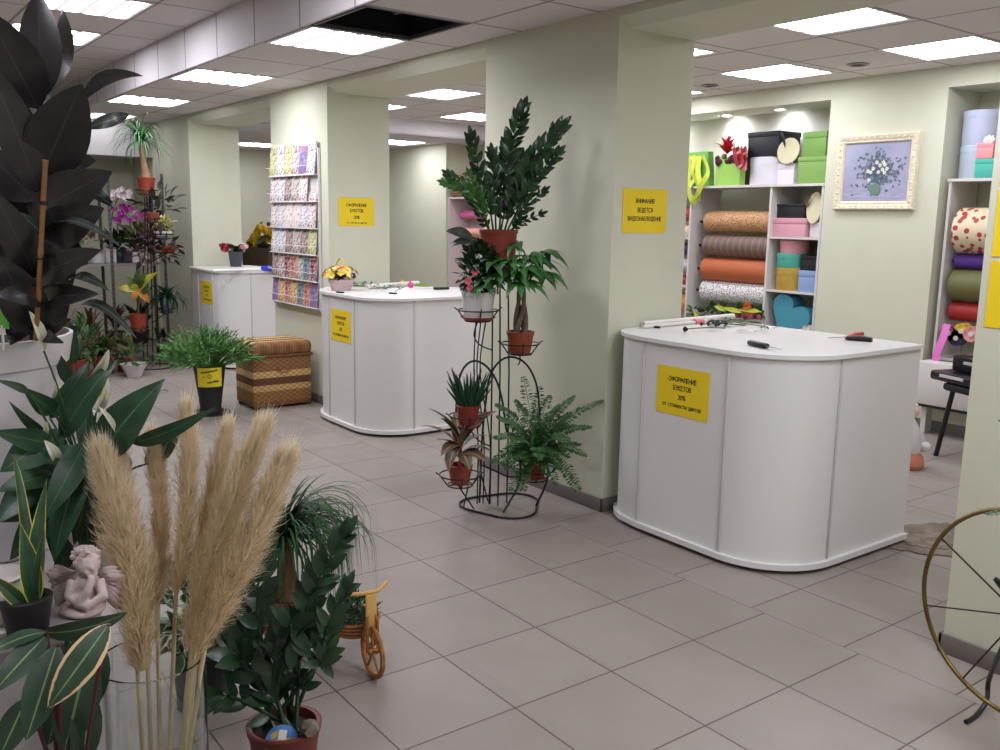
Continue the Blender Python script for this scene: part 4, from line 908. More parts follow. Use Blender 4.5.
# --- peace lily
c = at(92, 500, 2.36); c.z = PT
t = thing('peace_lily', 'peace lily with broad dark leaves and white spathes in front of the planter', 'potted plant', c)
pot(t, c, .085, .065, .15, m_whitepot)
m_lily = leafmat('peace_lily_leaf', (28, 56, 38), (44, 78, 54), vein=(76, 112, 82), veinw=.05, rough=.38, stripes=5, spec=.45)
mb = MB(); crown = c+V((0, 0, .15))
P4 = [((88, 480), (28, 548), 36, 2.3, 2.2, .1), ((72, 485), (-2, 522), 34, 2.3, 2.15, .1), ((95, 490), (52, 585), 28, 2.38, 2.3, .1), ((60, 495), (64, 578), 28, 2.36, 2.3, .1), ((80, 470), (14, 486), 28, 2.34, 2.25, .12), ((92, 500), (92, 580), 30, 2.4, 2.36, .06), ((50, 500), (10, 560), 30, 2.36, 2.3, .1), ((104, 455), (165, 379), 42, 2.25, 2.2, .16), ((62, 438), (118, 359), 26, 2.3, 2.3, .14), ((50, 418), (89, 361), 20, 2.3, 2.35, .12), ((72, 386), (57, 350), 13, 2.4, 2.42, .1), ((73, 364), (75, 327), 11, 2.5, 2.5, .05), ((54, 412), (22, 387), 20, 2.25, 2.15, .14), ((28, 392), (-8, 379), 9, 2.15, 2.05, .1), ((44, 433), (8, 400), 11, 2.25, 2.15, .12),
      ((48, 443), (-8, 431), 24, 2.2, 2.05, .12), ((48, 440), (0, 472), 36, 2.2, 2.1, .12), ((132, 443), (216, 407), 17, 2.2, 2.15, .14), ((146, 464), (182, 427), 20, 2.3, 2.3, .1), ((86, 452), (54, 562), 32, 2.2, 2.15, .1), ((92, 452), (74, 545), 30, 2.25, 2.2, .1), ((85, 442), (42, 522), 28, 2.2, 2.1, .1), ((96, 452), (104, 545), 32, 2.3, 2.25, .1),
      ((48, 476), (-4, 492), 24, 2.2, 2.05, .1), ((52, 472), (-4, 524), 36, 2.25, 2.12, .1), ((102, 446), (113, 411), 15, 2.35, 2.4, .1), ((80, 450), (98, 500), 30, 2.25, 2.2, .1), ((70, 445), (60, 500), 30, 2.25, 2.15, .1), ((90, 440), (122, 480), 28, 2.35, 2.35, .1), ((60, 430), (30, 470), 22, 2.3, 2.2, .1), ((88, 450), (84, 400), 20, 2.4, 2.42, .08), ((95, 460), (62, 480), 26, 2.3, 2.2, .1), ((88, 470), (104, 590), 28, 2.4, 2.36, .08), ((80, 460), (90, 570), 28, 2.32, 2.28, .08), ((128, 455), (108, 480), 20, 2.35, 2.3, .1), ((60, 455), (20, 500), 26, 2.3, 2.2, .1)]
for a, b, w, da, db, ar in P4: pl(mb, a, b, w, da, db, ar, prof='ovate' if w > 14 else 'lance', fold=.22, n=12, roll=rnd.uniform(-.35, .35))
mb.build('leaves', m_lily, t)
mb = MB()
for a, b, w, da, db, ar in P4:
    pa = at(*a, da); mb.tube(bez(crown+V((rnd.uniform(-.03, .03), rnd.uniform(-.03, .03), -.02)), crown.lerp(pa, .5)+V((0, 0, .04)), pa, 6), .0028, 5)
SP = [((44, 351), (29, 311), 11, 2.2), ((92, 376), (109, 349), 11, 2.3), ((116, 433), (98, 406), 6, 2.2), ((96, 413), (108, 378), 9, 2.28), ((41, 437), (47, 421), 7, 2.2), ((52, 399), (54, 380), 5, 2.25), ((58, 466), (44, 440), 12, 2.2)]
for a, b, w, d in SP: pa = at(*a, d); mb.tube(bez(crown, crown.lerp(pa, .5)+V((0, 0, .06)), pa, 7), .0026, 5)
mb.build('stalks', m_gstem, t)
for a, b, w, d in SP:
    mb = MB(); pl(mb, a, b, w, d, d-.03, .15, prof='oval', fold=.6, n=7, roll=.4); mb.build('spathe', leafmat('spathe', (206, 206, 184), (222, 222, 204), vein=(150, 176, 120), veinw=.05, rough=.5), t)

# --- snake plant
c = at(28, 628, 1.96); c.z = PT
t = thing('snake_plant', 'small snake plant with yellow edged leaves in a black nursery pot on the plinth', 'potted plant', c)
pot(t, c, .050, .040, .09, m_blackpot)
m_snake = leafmat('snake_leaf', (44, 72, 50), (66, 94, 66), edge=(196, 198, 84), edgew=.075, rough=.4, stripes=7)
mb = MB()
for a, b, w, da, db, pr, ro in (((34, 606), (20, 522), 22, 1.95, 1.93, 'lance', .3), ((36, 606), (47, 478), 20, 1.98, 2.02, 'lance', -.5), ((30, 602), (14, 458), 17, 2.02, 2.06, 'strap', .5), ((26, 608), (-14, 572), 16, 1.94, 1.86, 'lance', .2), ((38, 604), (44, 535), 14, 1.95, 1.94, 'strap', -.9)):
    pl(mb, a, b, w, da, db, .04, prof=pr, fold=.4, n=10, roll=ro)
mb.build('leaves', m_snake, t)

# --- cherub figurine: one remeshed body
def remesh(o, vox):
    md = o.modifiers.new('fuse', 'REMESH'); md.mode = 'VOXEL'; md.voxel_size = vox; md.use_smooth_shade = True
    s = o.modifiers.new('soft', 'SMOOTH'); s.factor = .5; s.iterations = 2; return o
c = at(83, 606, 2.08); c.z = PT
t = thing('cherub_figurine', 'pale plaster cherub figurine with curly hair and folded wings, head on hand', 'figurine', c)
X3 = (HR*.8+HV*.0).normalized(); TC = -HV
def F3(r, f, u): return c+HR*r+TC*f+V((0, 0, u))
m_pl = mat('pale_plaster', (206, 188, 184), .7, var=.08, scale=60, bump=.2, bscale=120)
mb = MB()
mb.ball(F3(.0, 0, .012), .052, (1.15, 1, .3)).ball(F3(.012, 0, .042), .036, (1, .85, 1.15)).ball(F3(.016, .004, .075), .031, (1.05, .8, .8))
mb.ball(F3(.018, .006, .097), .014, (1, 1, 1.1))
mb.ball(F3(.022, .012, .122), .029, (.92, 1, 1.08)).ball(F3(.038, .026, .112), .011).ball(F3(.042, .034, .119), .006).ball(F3(.030, .036, .108), .006)
mb.ball(F3(.044, .026, .104), .007)
mb.tube([F3(-.008, .016, .082), F3(-.012, .034, .05), F3(.012, .044, .042), F3(.034, .044, .07), F3(.040, .034, .098)], [.015, .014, .012, .010, .008], 9)
mb.tube([F3(.044, .01, .082), F3(.06, .026, .05), F3(.03, .046, .034), F3(.005, .044, .04)], [.014, .013, .012, .009], 9)
mb.build('body', m_pl, t); remesh(t.children[-1], .0035) if len(t.children) else None
mb = MB(); r1 = random.Random(3)
for k in range(42):
    th = r1.uniform(0, 2*PI); ph = r1.uniform(-.15, 1.4); p = F3(.014+.029*math.cos(ph)*math.cos(th), .004+.026*math.cos(ph)*math.sin(th), .128+.026*math.sin(ph)); mb.ball(p, r1.uniform(.006, .010), sub=1, wob=.4)
mb.tube([F3(.02, .03, .146), F3(.03, .03, .156), F3(.036, .026, .152)], .005, 6)
mb.build('hair', m_pl, t)
for sg, nm in ((-1, 0), (1, 0)):
    mb = MB()
    for row in range(3):
        for k in range(6):
            a0 = F3(sg*(.018+.006*row), -.02, .088-.006*row); b0 = F3(sg*(.060+.009*row+.003*(5-k)), -.026-.003*k, .100-.019*k-.010*row); mb.leaf(a0, b0, .019, up=TC, n=4, arch=.15, fold=.2, prof='obov')
    mb.build('wing', m_pl, t, solid=.003)
# --- white plaster ornament at the photo edge
c = at(-2, 612, 1.98); c.z = PT
t = thing('plaster_urn', 'white plaster pot with curled relief at the photo edge beside the snake plant', 'urn', c)
MB().lathe([(.045, 0), (.055, .012), (.04, .025), (.062, .06), (.068, .095), (.058, .115), (.064, .125), (.055, .127), (.05, .1)], c, 28).build('urn_body', mat('white_plaster', (222, 216, 214), .7, bump=.3, bscale=70), t)
mb = MB()
for k in range(8):
    a = k*PI/4; o = c+V((.064*math.cos(a), .064*math.sin(a), .078)); tg = V((-math.sin(a), math.cos(a), 0)); mb.tube([o+tg*.016*math.cos(q*.6)*(1-q/16)+V((0, 0, .022*math.sin(q*.6)*(1-q/16))) for q in range(14)], .0035, 6)
mb.build('relief', mat('white_plaster', 0), t)

# --- small pots farther back on the plinth
c = on_z(84, 437, PT); t = thing('violet_pot', 'small white pot with green leaves far back on the plinth, below the yellow primrose', 'potted plant', c)
pot(t, c, .055, .045, .1, m_whitepot); mb = MB(); rosette(mb, c+V((0, 0, .1)), 16, .07, .035, (.2, 1.2), 3); mb.build('leaves', m_lily, t)
c = on_z(66, 424, PT); t = thing('orange_pot_plant', 'small orange pot of green leaves half hidden behind the peace lily leaves', 'potted plant', c)
pot(t, c, .068, .052, .13, m_orange); mb = MB(); rosette(mb, c+V((0, 0, .12)), 14, .1, .05, (.3, 1.3), 5); mb.build('leaves', m_lily, t)
c = on_z(100, 420, PT); c = V((-.36, -1.44, PT)); t = thing('primrose', 'small pot of yellow primrose behind the big peace lily leaf', 'potted plant', c)
pot(t, c, .05, .04, .09, m_terra); mb = MB(); rosette(mb, c+V((0, 0, .09)), 14, .08, .04, (.1, .9), 7); mb.build('leaves', m_fern, t)
mb = MB(); f0 = at(105, 394, (c-CAM).dot(_f)-.06); f1 = c+V((0, 0, .1))
for q in range(6): a = q*PI/3; mb.leaf(f0, f0+(HR*math.cos(a)+V((0, 0, 1))*math.sin(a))*.026, .03, up=-HV, n=3, prof='obov')
mb.ball(f0-HV*.004, .007, sub=1); mb.build('bloom', mat('primrose_yellow', (228, 184, 32), .6), t); MB().tube(bez(f1, f1.lerp(f0, .5)+V((0, 0, .03)), f0, 5), .003, 5).build('stalk', m_gstem, t)

# --- variegated shell ginger in front of the plinth
c = at(70, 800, 2.02); c.z = 0
t = thing('variegated_leaf_plant', 'large leaved plant with pale midribs and cream scorched edges in front of the plinth', 'potted plant', c)
pot(t, c, .13, .10, .26, m_blackpot)
m_cal = leafmat('dark_midrib_leaf', (32, 56, 42), (46, 70, 54), vein=(126, 152, 108), veinw=.06, rough=.4, stripes=6, sm=.12, back=(66, 26, 34))
m_cal2 = leafmat('cream_edged_leaf', (38, 62, 48), (54, 78, 60), vein=(130, 156, 114), veinw=.05, edge=(226, 194, 150), edgew=.10, rough=.4, stripes=6, sm=.12)
mb = MB()
CL = [((98, 640), (84, 720), 34, 2.05, 2.03, .06, 0), ((74, 650), (48, 745), 34, 2.06, 2.03, .06, 0), ((40, 632), (128, 612), 22, 1.95, 2.0, .16, .5), ((46, 632), (-14, 655), 16, 1.92, 1.82, .12, .5), ((46, 636), (-8, 694), 28, 1.92, 1.8, .12, .1), ((57, 645), (26, 740), 36, 1.9, 1.82, .08, 0), ((86, 622), (66, 650), 20, 2.0, 1.96, .1, .3), ((27, 698), (-2, 760), 28, 1.95, 1.9, .08, 0), ((88, 655), (64, 752), 44, 2.0, 1.97, .06, 0), ((88, 690), (84, 770), 30, 2.0, 1.98, .06, 0), ((80, 640), (60, 700), 30, 2.02, 2.0, .06, 0)]
for a, b, w, da, db, ar, ro in CL: pl(mb, a, b, w, da, db, ar, fold=.15, roll=ro, n=10)
mb.build('leaves', m_cal, t)
mb = MB(); pl(mb, (109, 624), (48, 708), 34, 1.9, 1.82, .10, fold=.15, n=12); mb.build('scorched_leaf', m_cal2, t)
mb = MB(); cr = c+V((0, 0, .25))
for a, b, w, da, db, ar, ro in CL+[((109, 624), 0, 0, 1.9, 0, 0, 0)]: pa = at(*a, da); mb.tube(bez(cr+V((rnd.uniform(-.04, .04), rnd.uniform(-.04, .04), 0)), cr.lerp(pa, .6)+V((0, 0, .06)), pa, 6), .005, 6)
mb.build('stalks', mat('burgundy_stalk', (86, 40, 44), .5), t)

# --- glass vase with pampas grass
vc = at(151, 657, 2.2); VZ = vc.z; vc.z = 0
m_glass = bpy.data.materials.new('clear_glass'); m_glass.use_nodes = True
b = m_glass.node_tree.nodes['Principled BSDF']; b.inputs['Transmission Weight'].default_value = 1.0; b.inputs['Roughness'].default_value = .02; b.inputs['IOR'].default_value = 1.45; b.inputs['Base Color'].default_value = (.93, .96, .95, 1)
t = thing('glass_vase', 'tall clear glass cylinder vase standing on the floor full of pampas stalks', 'vase', vc)
MB().lathe([(.0005, .0), (.118, 0), (.124, .006), (.1255, .02), (.1255, VZ-.002), (.1225, VZ), (.1185, VZ-.002), (.1185, .03), (.11, .022), (.0005, .022)], vc, 64).build('vase_wall', m_glass, t)
def plume(label, base, top, wpx, d, seed, root):
    """one stalk of pampas grass: thin cane and a dense hairy plume"""
    p0, p1 = at(*base, d), at(*top, d+.02); r1 = random.Random(seed); ax = (p1-p0); Ln = ax.length; dr = ax.normalized()
    root = vc+V((root[0], root[1], .03)); w = wpx*d/CF*.5
    t = thing('pampas_stalk', label, 'pampas grass', root, 'pampas stalks in the glass vase')
    MB().tube(bez(root, root.lerp(p0, .55)+V((0, 0, .0)), p0.lerp(p1, .15), 8), [.0055]*9, 7).build('cane', m_cane, t)
    side = dr.cross(HV).normalized(); fr = side.cross(dr)
    bend = side*r1.uniform(-.03, .03)
    def axis(s): return p0+ax*s+bend*math.sin(PI*s)
    mb = MB()
    wpx *= 1.1; w *= 1.12; n = int(6500*max(.6, wpx/40))
    for k in range(n):
        s = r1.random()**.85*.97; ang = r1.uniform(0, 2*PI); o = side*math.cos(ang)+fr*math.sin(ang)
        env = w*(math.sin(PI*min(1, (s*.80+.13)))**.55)*(.92+.55*noise.noise(V((s*7+seed*3, math.cos(ang)*1.2, math.sin(ang)*1.2))))
        rr = env*r1.uniform(.0, .55); b = axis(s)+o*rr; l = Ln*r1.uniform(.05, .12)*(1+.5*s*s)
        e = b + dr*l*r1.uniform(.35, .9) + o*(env*r1.uniform(.2, .6)) + V((r1.gauss(0, .007), r1.gauss(0, .007), r1.gauss(0, .007)))
        m = b.lerp(e, .55)+o*env*.10
        sd = dr.cross(o)*(.0005+.0009*r1.random()**2)
        q = len(mb.v); mb.v += [tuple(b-sd), tuple(b+sd), tuple(m+sd), tuple(m-sd), tuple(e)]; mb.f += [[q, q+1, q+2, q+3], [q+3, q+2, q+4]]; mb.mi += [0, 0]
        f = r1.random(); mb.uv += [[(f, s)]*4, [(f, s)]*3]
    mb.build('plume', m_pamp, t, smooth=False)
m_cane = mat('dry_cane', (216, 198, 152), .6, var=.1, scale=20)
m_pamp = mat('pampas_fluff', (206, 180, 138), .9, spec=.1)
def pamp_nodes(m):
    uv = N(m, 'ShaderNodeUVMap'); sp = N(m, 'ShaderNodeSeparateXYZ'); L(m, uv.outputs[0], sp.inputs[0])
    ra = N(m, 'ShaderNodeValToRGB'); ra.color_ramp.elements[0].color = lin((226, 206, 170)); ra.color_ramp.elements[1].color = lin((248, 238, 214)); L(m, sp.outputs[0], ra.inputs[0])
    top = mix_n(m, math_n(m, 'MULTIPLY', sp.outputs[1], .45), ra.outputs[0], lin((250, 242, 226))); L(m, top, bsdf(m).inputs['Base Color'])
    tr = N(m, 'ShaderNodeBsdfTranslucent'); L(m, top, tr.inputs[0]); mx = N(m, 'ShaderNodeMixShader'); mx.inputs[0].default_value = .6
    out = m.node_tree.nodes['Material Output']; L(m, bsdf(m).outputs[0], mx.inputs[1]); L(m, tr.outputs[0], mx.inputs[2]); L(m, mx.outputs[0], out.inputs[0])
pamp_nodes(m_pamp)
PL = [('widest pampas plume at the outer edge of the vase, beside the cherub', (142, 672), (98, 447), 56, 2.12, (-.05, -.05)), ('pampas plume just behind the widest one', (148, 600), (121, 437), 36, 2.24, (-.02, -.03)),
      ('short straight pampas plume in the middle of the vase', (158, 602), (151, 434), 30, 2.26, (.0, .0)), ('tallest straight pampas plume in the middle of the vase', (176, 592), (186, 404), 30, 2.22, (.02, .01)),
      ('slim pampas plume leaning behind the two outer leaning plumes', (194, 610), (229, 424), 32, 2.3, (.05, .02)), ('pampas plume leaning over the potted ponytail palm, upper one', (188, 650), (266, 422), 42, 2.2, (.04, .05)),
      ('pampas plume leaning farthest toward the ponytail palm', (196, 652), (288, 450), 46, 2.16, (.06, .04)), ('thin pampas tip between the leaning plumes', (200, 600), (246, 452), 30, 2.25, (.03, .06))]
for i, (lb, a, b, w, d, r) in enumerate(PL): plume(lb, a, b, w, d, i+1, (r[0]*.5, r[1]*.5))

# --- zz plant near the photo bottom
c = at(284, 722, 2.66); zr = c.z; c.z = 0
t = thing('zz_plant', 'dark green ZZ plant in a red pot with a round blue tag', 'potted plant', c)
pot(t, c, .106, .08, zr, mat('dull_red_pot', (112, 48, 40), .5))
mb = MB(); base = c+V((0, 0, zr-.02))
FR = [((290, 700), (302, 630), (318, 580), (344, 536), 12, .078, 2.62), ((300, 700), (318, 655), (330, 622), (345, 590), 8, .068, 2.6), ((277, 700), (274, 680), (277, 655), (281, 634), 5, .095, 2.6), ((270, 700), (262, 640), (258, 590), (264, 552), 8, .09, 2.7), ((266, 700), (252, 662), (235, 630), (212, 606), 9, .10, 2.68), ((302, 704), (316, 665), (320, 664), (328, 652), 5, .065, 2.58),
      ((262, 706), (244, 702), (226, 696), (206, 700), 7, .085, 2.55), ((280, 700), (286, 670), (296, 640), (303, 612), 6, .10, 2.7), ((268, 704), (250, 672), (236, 655), (222, 648), 8, .10, 2.58), ((274, 700), (262, 655), (248, 622), (241, 597), 7, .09, 2.74), ((285, 700), (284, 660), (290, 625), (291, 640), 6, .095, 2.56), ((290, 702), (300, 660), (308, 640), (311, 640), 5, .08, 2.72)]
for i, (a, b, cc, d, n, ln, dep) in enumerate(FR): zz_frond(mb, [base+V((rnd.uniform(-.05, .05), rnd.uniform(-.05, .05), 0)), at(*b, (2.66+dep)/2), at(*cc, dep), at(*d, dep)], int(n*1.1), ln*1.05, ln*.46, i+40, .12, r0=.007)
mb.build('foliage', leafmat('deep_zz_leaf', (34, 58, 40), (50, 80, 54), rough=.3), t)
p = at(282, 742, 2.585); fv = (CAM-p); fv = (fv+V((0, 0, .5))).normalized(); sx = V((0, 0, 1)).cross(fv).normalized(); sy = fv.cross(sx)
T = Matrix(((sx.x, sy.x, fv.x, p.x), (sx.y, sy.y, fv.y, p.y), (sx.z, sy.z, fv.z, p.z), (0, 0, 0, 1)))
tg_ = MB(); tg_.M = T; tg_.lathe([(.0005, -.001), (.047, -.001), (.047, .001), (.0005, .001)], n=36); o = tg_.build('round_tag', mat('blue_plant_tag', (58, 112, 186), .4, rgb2=(90, 150, 214), scale=30), t, smooth=False)
tg_ = MB(); tg_.M = T; tg_.leaf((-.038, -.012, .0016), (.04, .006, .0016), .03, up=(0, 0, 1), arch=0, fold=0, prof='lance'); tg_.leaf((-.03, .012, .0016), (-.01, .03, .0016), .016, up=(0, 0, 1), arch=0, fold=0); tg_.build('ochre_flower_print', mat('ochre_print', (204, 160, 70), .5), o, smooth=False)
tg_ = MB(); tg_.M = T; tg_.quad((-.012, .008, .0018), (.010, .004, .0018), (.016, .030, .0018), (-.006, .034, .0018)); tg_.build('white_patch', m_paper, o, smooth=False)
MB().tube([p-sy*.046, p-sy*.09-fv*.02], .003, 6).build('tag_stick', m_whitep, o)
MB().ball(at(309, 728, 2.6), .03, (1, .9, .8), wob=.5).build('pebble', mat('grey_pebble', (120, 112, 98), .8, var=.15, scale=40), t)

# --- ponytail palm in a red pot
c = on_z(288, 592, .2); c.z = 0
t = thing('ponytail_palm', 'ponytail palm with long drooping grassy leaves in a bright red pot on the floor', 'potted plant', c)
pot(t, c, .122, .09, .2, mat('bright_red_pot', (176, 42, 38), .4))
dpt = (c+V((0, 0, .3))-CAM).dot(_f); cr = at(283, 540, dpt)
MB().tube([c+V((0, 0, .16)), c+V((0, 0, .22)), c.lerp(cr, .6)+V((0, 0, .1)), cr], [.055, .045, .028, .022], 12).build('trunk', mat('tan_trunk', (134, 102, 76), .8, var=.15, scale=30, bump=.4), t)
mb = MB(); grassy(mb, cr, 120, .50, .010, (.1, 1.45), 2.0, 21, .02, 12); grassy(mb, cr, 90, .62, .010, (.8, 1.4), 2.5, 22, .02, 13, az=(.1, 1.7)); grassy(mb, cr, 40, .38, .012, (.6, 1.5), 1.0, 23, .02, 9)
mb.build('leaves', leafmat('grassy_leaf', (34, 72, 40), (58, 100, 60), rough=.6, spec=.2), t)

# --- variegated bush between vase and zz plant
c = V((.62, -1.26, 0)); t = thing('variegated_bush', 'small bush with cream edged leaves behind the vase and the ZZ plant', 'potted plant', c)
pot(t, c, .10, .08, .15, m_blackpot); mb = MB(); bush(mb, c+V((0, 0, .29)), (.19, .19, .17), 230, .075, .045, 31); mb.build('foliage', leafmat('cream_edge_leaf', (46, 74, 44), (70, 100, 60), edge=(176, 186, 140), edgew=.13, rough=.4), t)

# --- wicker tricycle planter
fw = V((.885, -.745, .098)); hd = V((1, -.09, 0)).normalized(); pn = V((-hd.y, hd.x, 0)); rw = .098
t = thing('wicker_tricycle', 'small brown wicker tricycle planter standing on the floor tiles', 'planter', (fw.x-.1, fw.y, 0))
m_w1 = mat('honey_wicker', (156, 102, 54), .6, var=.25, scale=40); m_w2 = mat('pale_wood', (206, 164, 92), .6, var=.08)
def wheel(ctr, r, k=5):
    mb = MB(); mb.tube([ctr+(hd*math.cos(2*PI*i/30)+V((0, 0, 1))*math.sin(2*PI*i/30))*(r-.009) for i in range(30)], .0095, 8, True)
    for i in range(k): a = 2*PI*i/k+.4; mb.tube([ctr, ctr+(hd*math.cos(a)+V((0, 0, 1))*math.sin(a))*(r-.01)], .005, 6)
    mb.tube([ctr-pn*.016, ctr+pn*.016], .012, 10); o = mb.build('wheel', m_w1, t); return o
wheel(fw, rw); rc = fw-hd*.23; rr = .07
for s in (-1, 1): wheel(V((rc.x, rc.y, rr))+pn*s*.085, rr)
MB().tube([V((rc.x, rc.y, rr))-pn*.09, V((rc.x, rc.y, rr))+pn*.09], .006, 6).build('axle', m_w1, t)
for s in (-1, 1): MB().tube([fw+pn*s*.02, fw+pn*s*.02+V((0, 0, .11)), fw-hd*.02+pn*s*.008+V((0, 0, .16))], .0055, 7).build('fork', m_w1, t)
MB().box(fw-hd*.012+V((0, 0, .135)), (.012, .042, .16), math.atan2(hd.y, hd.x), .004).build('head_post', m_w2, t)
hb = fw-hd*.015+V((0, 0, .222)); MB().tube([hb-pn*.075-hd*.03+V((0, 0, -.005)), hb-pn*.03, hb+pn*.03, hb+pn*.075-hd*.03+V((0, 0, .012))], .0075, 8).build('handlebar', m_w2, t)
MB().tube([fw-hd*.02+V((0, 0, .12)), fw-hd*.12+V((0, 0, .03)), V((rc.x, rc.y, rr))], .007, 7).build('frame', m_w1, t)
bc = V((rc.x, rc.y, .10))+hd*.06
mb = MB(); mb.lathe([(.055, 0), (.075, .015), (.092, .065), (.098, .07), (.09, .068), (.07, .02)], bc, 26)
for z in (.018, .034, .050, .066): mb.tube([bc+V(((.075+.35*(z-.015))*math.cos(2*PI*i/26), (.075+.35*(z-.015))*math.sin(2*PI*i/26), z)) for i in range(26)], .006, 6, True)
mb.build('basket', m_w1, t)
MB().lathe([(.085, .06), (.0005, .065)], bc, 20).build('soil', m_soil, t)
t2 = thing('moss_plant', 'low fine leaved green plant growing in the wicker tricycle basket', 'plant', bc+V((0, 0, .06))); mb = MB(); bush(mb, bc+V((0, 0, .095)), (.085, .085, .055), 420, .028, .010, 41, 'lance', .6); mb.build('foliage', leafmat('fine_green_leaf', (36, 70, 38), (62, 100, 54)), t2)

# --- gold wheel stand at the photo edge
hc = at(1020, 616, 2.82); zc = hc.z
hn = V((.86, -.50, 0)).normalized(); hu = V((-hn.y, hn.x, 0)); Rh = .33; kx = 1.0
t = thing('metal_wheel_stand', 'thin gold and black spoked metal wheel stand in front of the side pillar', 'wheel stand', (hc.x, hc.y, 0))
m_gold = mat('antique_gold_metal', (116, 96, 54), .38, .7, var=.3, scale=6)
hu2 = (HR*.5-HV*.866).normalized()
def hp(a, r): return hc+hu2*math.cos(a)*r+V((0, 0, 1))*math.sin(a)*r
MB().tube([hp(2*PI*i/64, Rh) for i in range(64)], .0075, 8, True).build('rim', m_gold, t)
for i in range(8):
    a = PI/8+2*PI*i/8-.12; MB().tube([hp(a, .02), hp(a, Rh-.004)], .003, 6).build('spoke', mat('dark_bronze_wire', (62, 48, 30), .4, .6), t)
nn = V((-hu2.y, hu2.x, 0)); MB().tube([hc-nn*.03, hc+nn*.03], .014, 12).build('hub', m_gold, t)
MB().tube(spline([hc+V((0, 0, .06))-hu2*.06, hc+V((0, 0, .09))-hu2*.09, hc+V((0, 0, .05)), hc-nn*.05], 5), .006, 7).build('bracket', m_iron, t)
f0 = on_z(966, 722, .008); f1 = on_z(986, 706, .02)
MB().tube(spline([hc, at(1004, 645, 2.80), f1+V((0, 0, .1)), f1+V((0, 0, .02)), f1.lerp(f0, .5)+V((0, 0, -.008)), f0], 5), .0085, 8).build('leg', m_iron, t)
g0 = hc+hu2*.45; MB().tube(spline([hc, g0+V((0, 0, -zc*.4)), V((g0.x, g0.y, .01))], 5), .0085, 8).build('leg', m_iron, t)
# tray and fern carried by the stand beyond the photo edge
tc_ = hc+hu2*.36+V((0, 0, .22)); MB().lathe([(.10, 0), (.11, .004), (.11, .012), (.10, .008)], tc_, 24).build('tray', m_iron, t)
MB().tube([hc+V((0, 0, .02)), hc.lerp(tc_, .6), tc_], .007, 7).build('arm', m_iron, t)
t = thing('hanging_fern', 'fern whose frond tip reaches into the photo above the gold wheel', 'potted plant', tc_+V((0, 0, .012)))
c = tc_+V((0, 0, .012)); pot(t, c, .085, .065, .13, m_terra); mb = MB()
for i, (px, py) in enumerate(((984, 514), (1040, 480), (1060, 430), (1100, 470), (1120, 520), (1030, 540), (1080, 560), (998, 420))): tp = at(px, py, 2.7); cc = c+V((0, 0, .12)); fern_frond(mb, [cc, cc.lerp(tp, .5)+V((0, 0, .07)), tp], 26, .035, .014, i)
mb.build('fronds', m_fern, t)

p = on_z(163, 393, 0); mb = MB(); mb.leaf(p+V((-.05, -.03, .004)), p+V((.05, .04, .012)), .035, arch=.15, fold=.3, n=7); tag(mb.build('fallen_leaf', mat('dry_brown_leaf', (74, 56, 46), .8), None, p), 'small dry brown leaf fallen on the floor before the bucket of greenery', 'leaf')
# ------------------------------------------------------------------ far plant corner: steel shelving, iron stand, pots
SX0, SX1 = -7.30, -6.88
t = thing('steel_shelving', 'perforated steel angle shelving unit full of plants by the far end wall', 'shelving unit', (-7.1, -.4, 0))
m_steelp = mat('grey_perforated_steel', (88, 86, 84), .5, .3)
for y in (.895, .33, -.45, -1.3):
    for x in (SX1, SX0):
        mb = MB(); s = .034; sx = -1 if x == SX1 else 1
        mb.bx(x-.002, x+.002, y-s/2, y+s/2, 0, 2.08); mb.bx(x, x+sx*s, y-.002, y+.002, 0, 2.08); mb.build('post', m_steelp, t, smooth=False)
        if x == SX1 and y > 0:
            mb = MB()
            for k in range(40): z = .06+k*.05; mb.quad((x+.0025, y-.006, z), (x+.0025, y+.006, z), (x+.0025, y+.006, z+.024), (x+.0025, y-.006, z+.024))
            q = mb.build('slot_holes', m_dark, t, smooth=False); q['kind'] = 'stuff'
for z in (.20, 1.105, 1.72): MB().bx(SX0, SX1, -1.3 if z != 1.72 else -1.3, .895 if z != 1.72 else -.45, z-.03, z).build('shelf_board', mat('grey_steel_shelf', (128, 124, 122), .5, .2), t, smooth=False)
SZ = 1.106
m_lg = leafmat('mid_green_leaf', (40, 72, 40), (66, 100, 54)); m_ol = leafmat('olive_leaf', (74, 84, 40), (110, 108, 56)); m_bur = leafmat('burgundy_leaf', (64, 34, 34), (92, 54, 46)); m_dkl = leafmat('deep_green_leaf', (24, 48, 32), (40, 66, 42))
def potted(name, label, cat, c, rt, rb, h, pm, fol, fm, extra=None, grp=None):
    t = thing(name, label, cat, c, grp); pot(t, c, rt, rb, h, pm, n=20); mb = MB(); fol(mb, c+V((0, 0, h))); mb.build('foliage', fm, t)
    if extra: extra(t, c+V((0, 0, h)))
    return t
def orchid_bloom(nm, cols, p, n, sp, seed):
    def f(t, top):
        r1 = random.Random(seed); e = p
        MB().tube(bez(top, V((top.x, top.y, e.z*.8+top.z*.2)), e, 8), .006, 5).build('flower_stem', m_gstem, t)
        mb = MB()
        for k in range(n):
            q = e+V((r1.uniform(-.04, .06), r1.uniform(-sp, sp), r1.uniform(-sp, sp*.8)))
            for j in range(5): a = j*2*PI/5+r1.random(); mb.leaf(q, q+(HR*math.cos(a)+V((0, 0, 1))*math.sin(a))*.032-HV*.012, .036, up=-HV, n=3, arch=.05, prof='obov')
        mb.build('blooms', mat(nm, cols, .6, var=.12, scale=15), t)
    return f
leafyl = lambda n, l, w, s: (lambda mb, c: rosette(mb, c, n, l, w, (.15, 1.1), s))
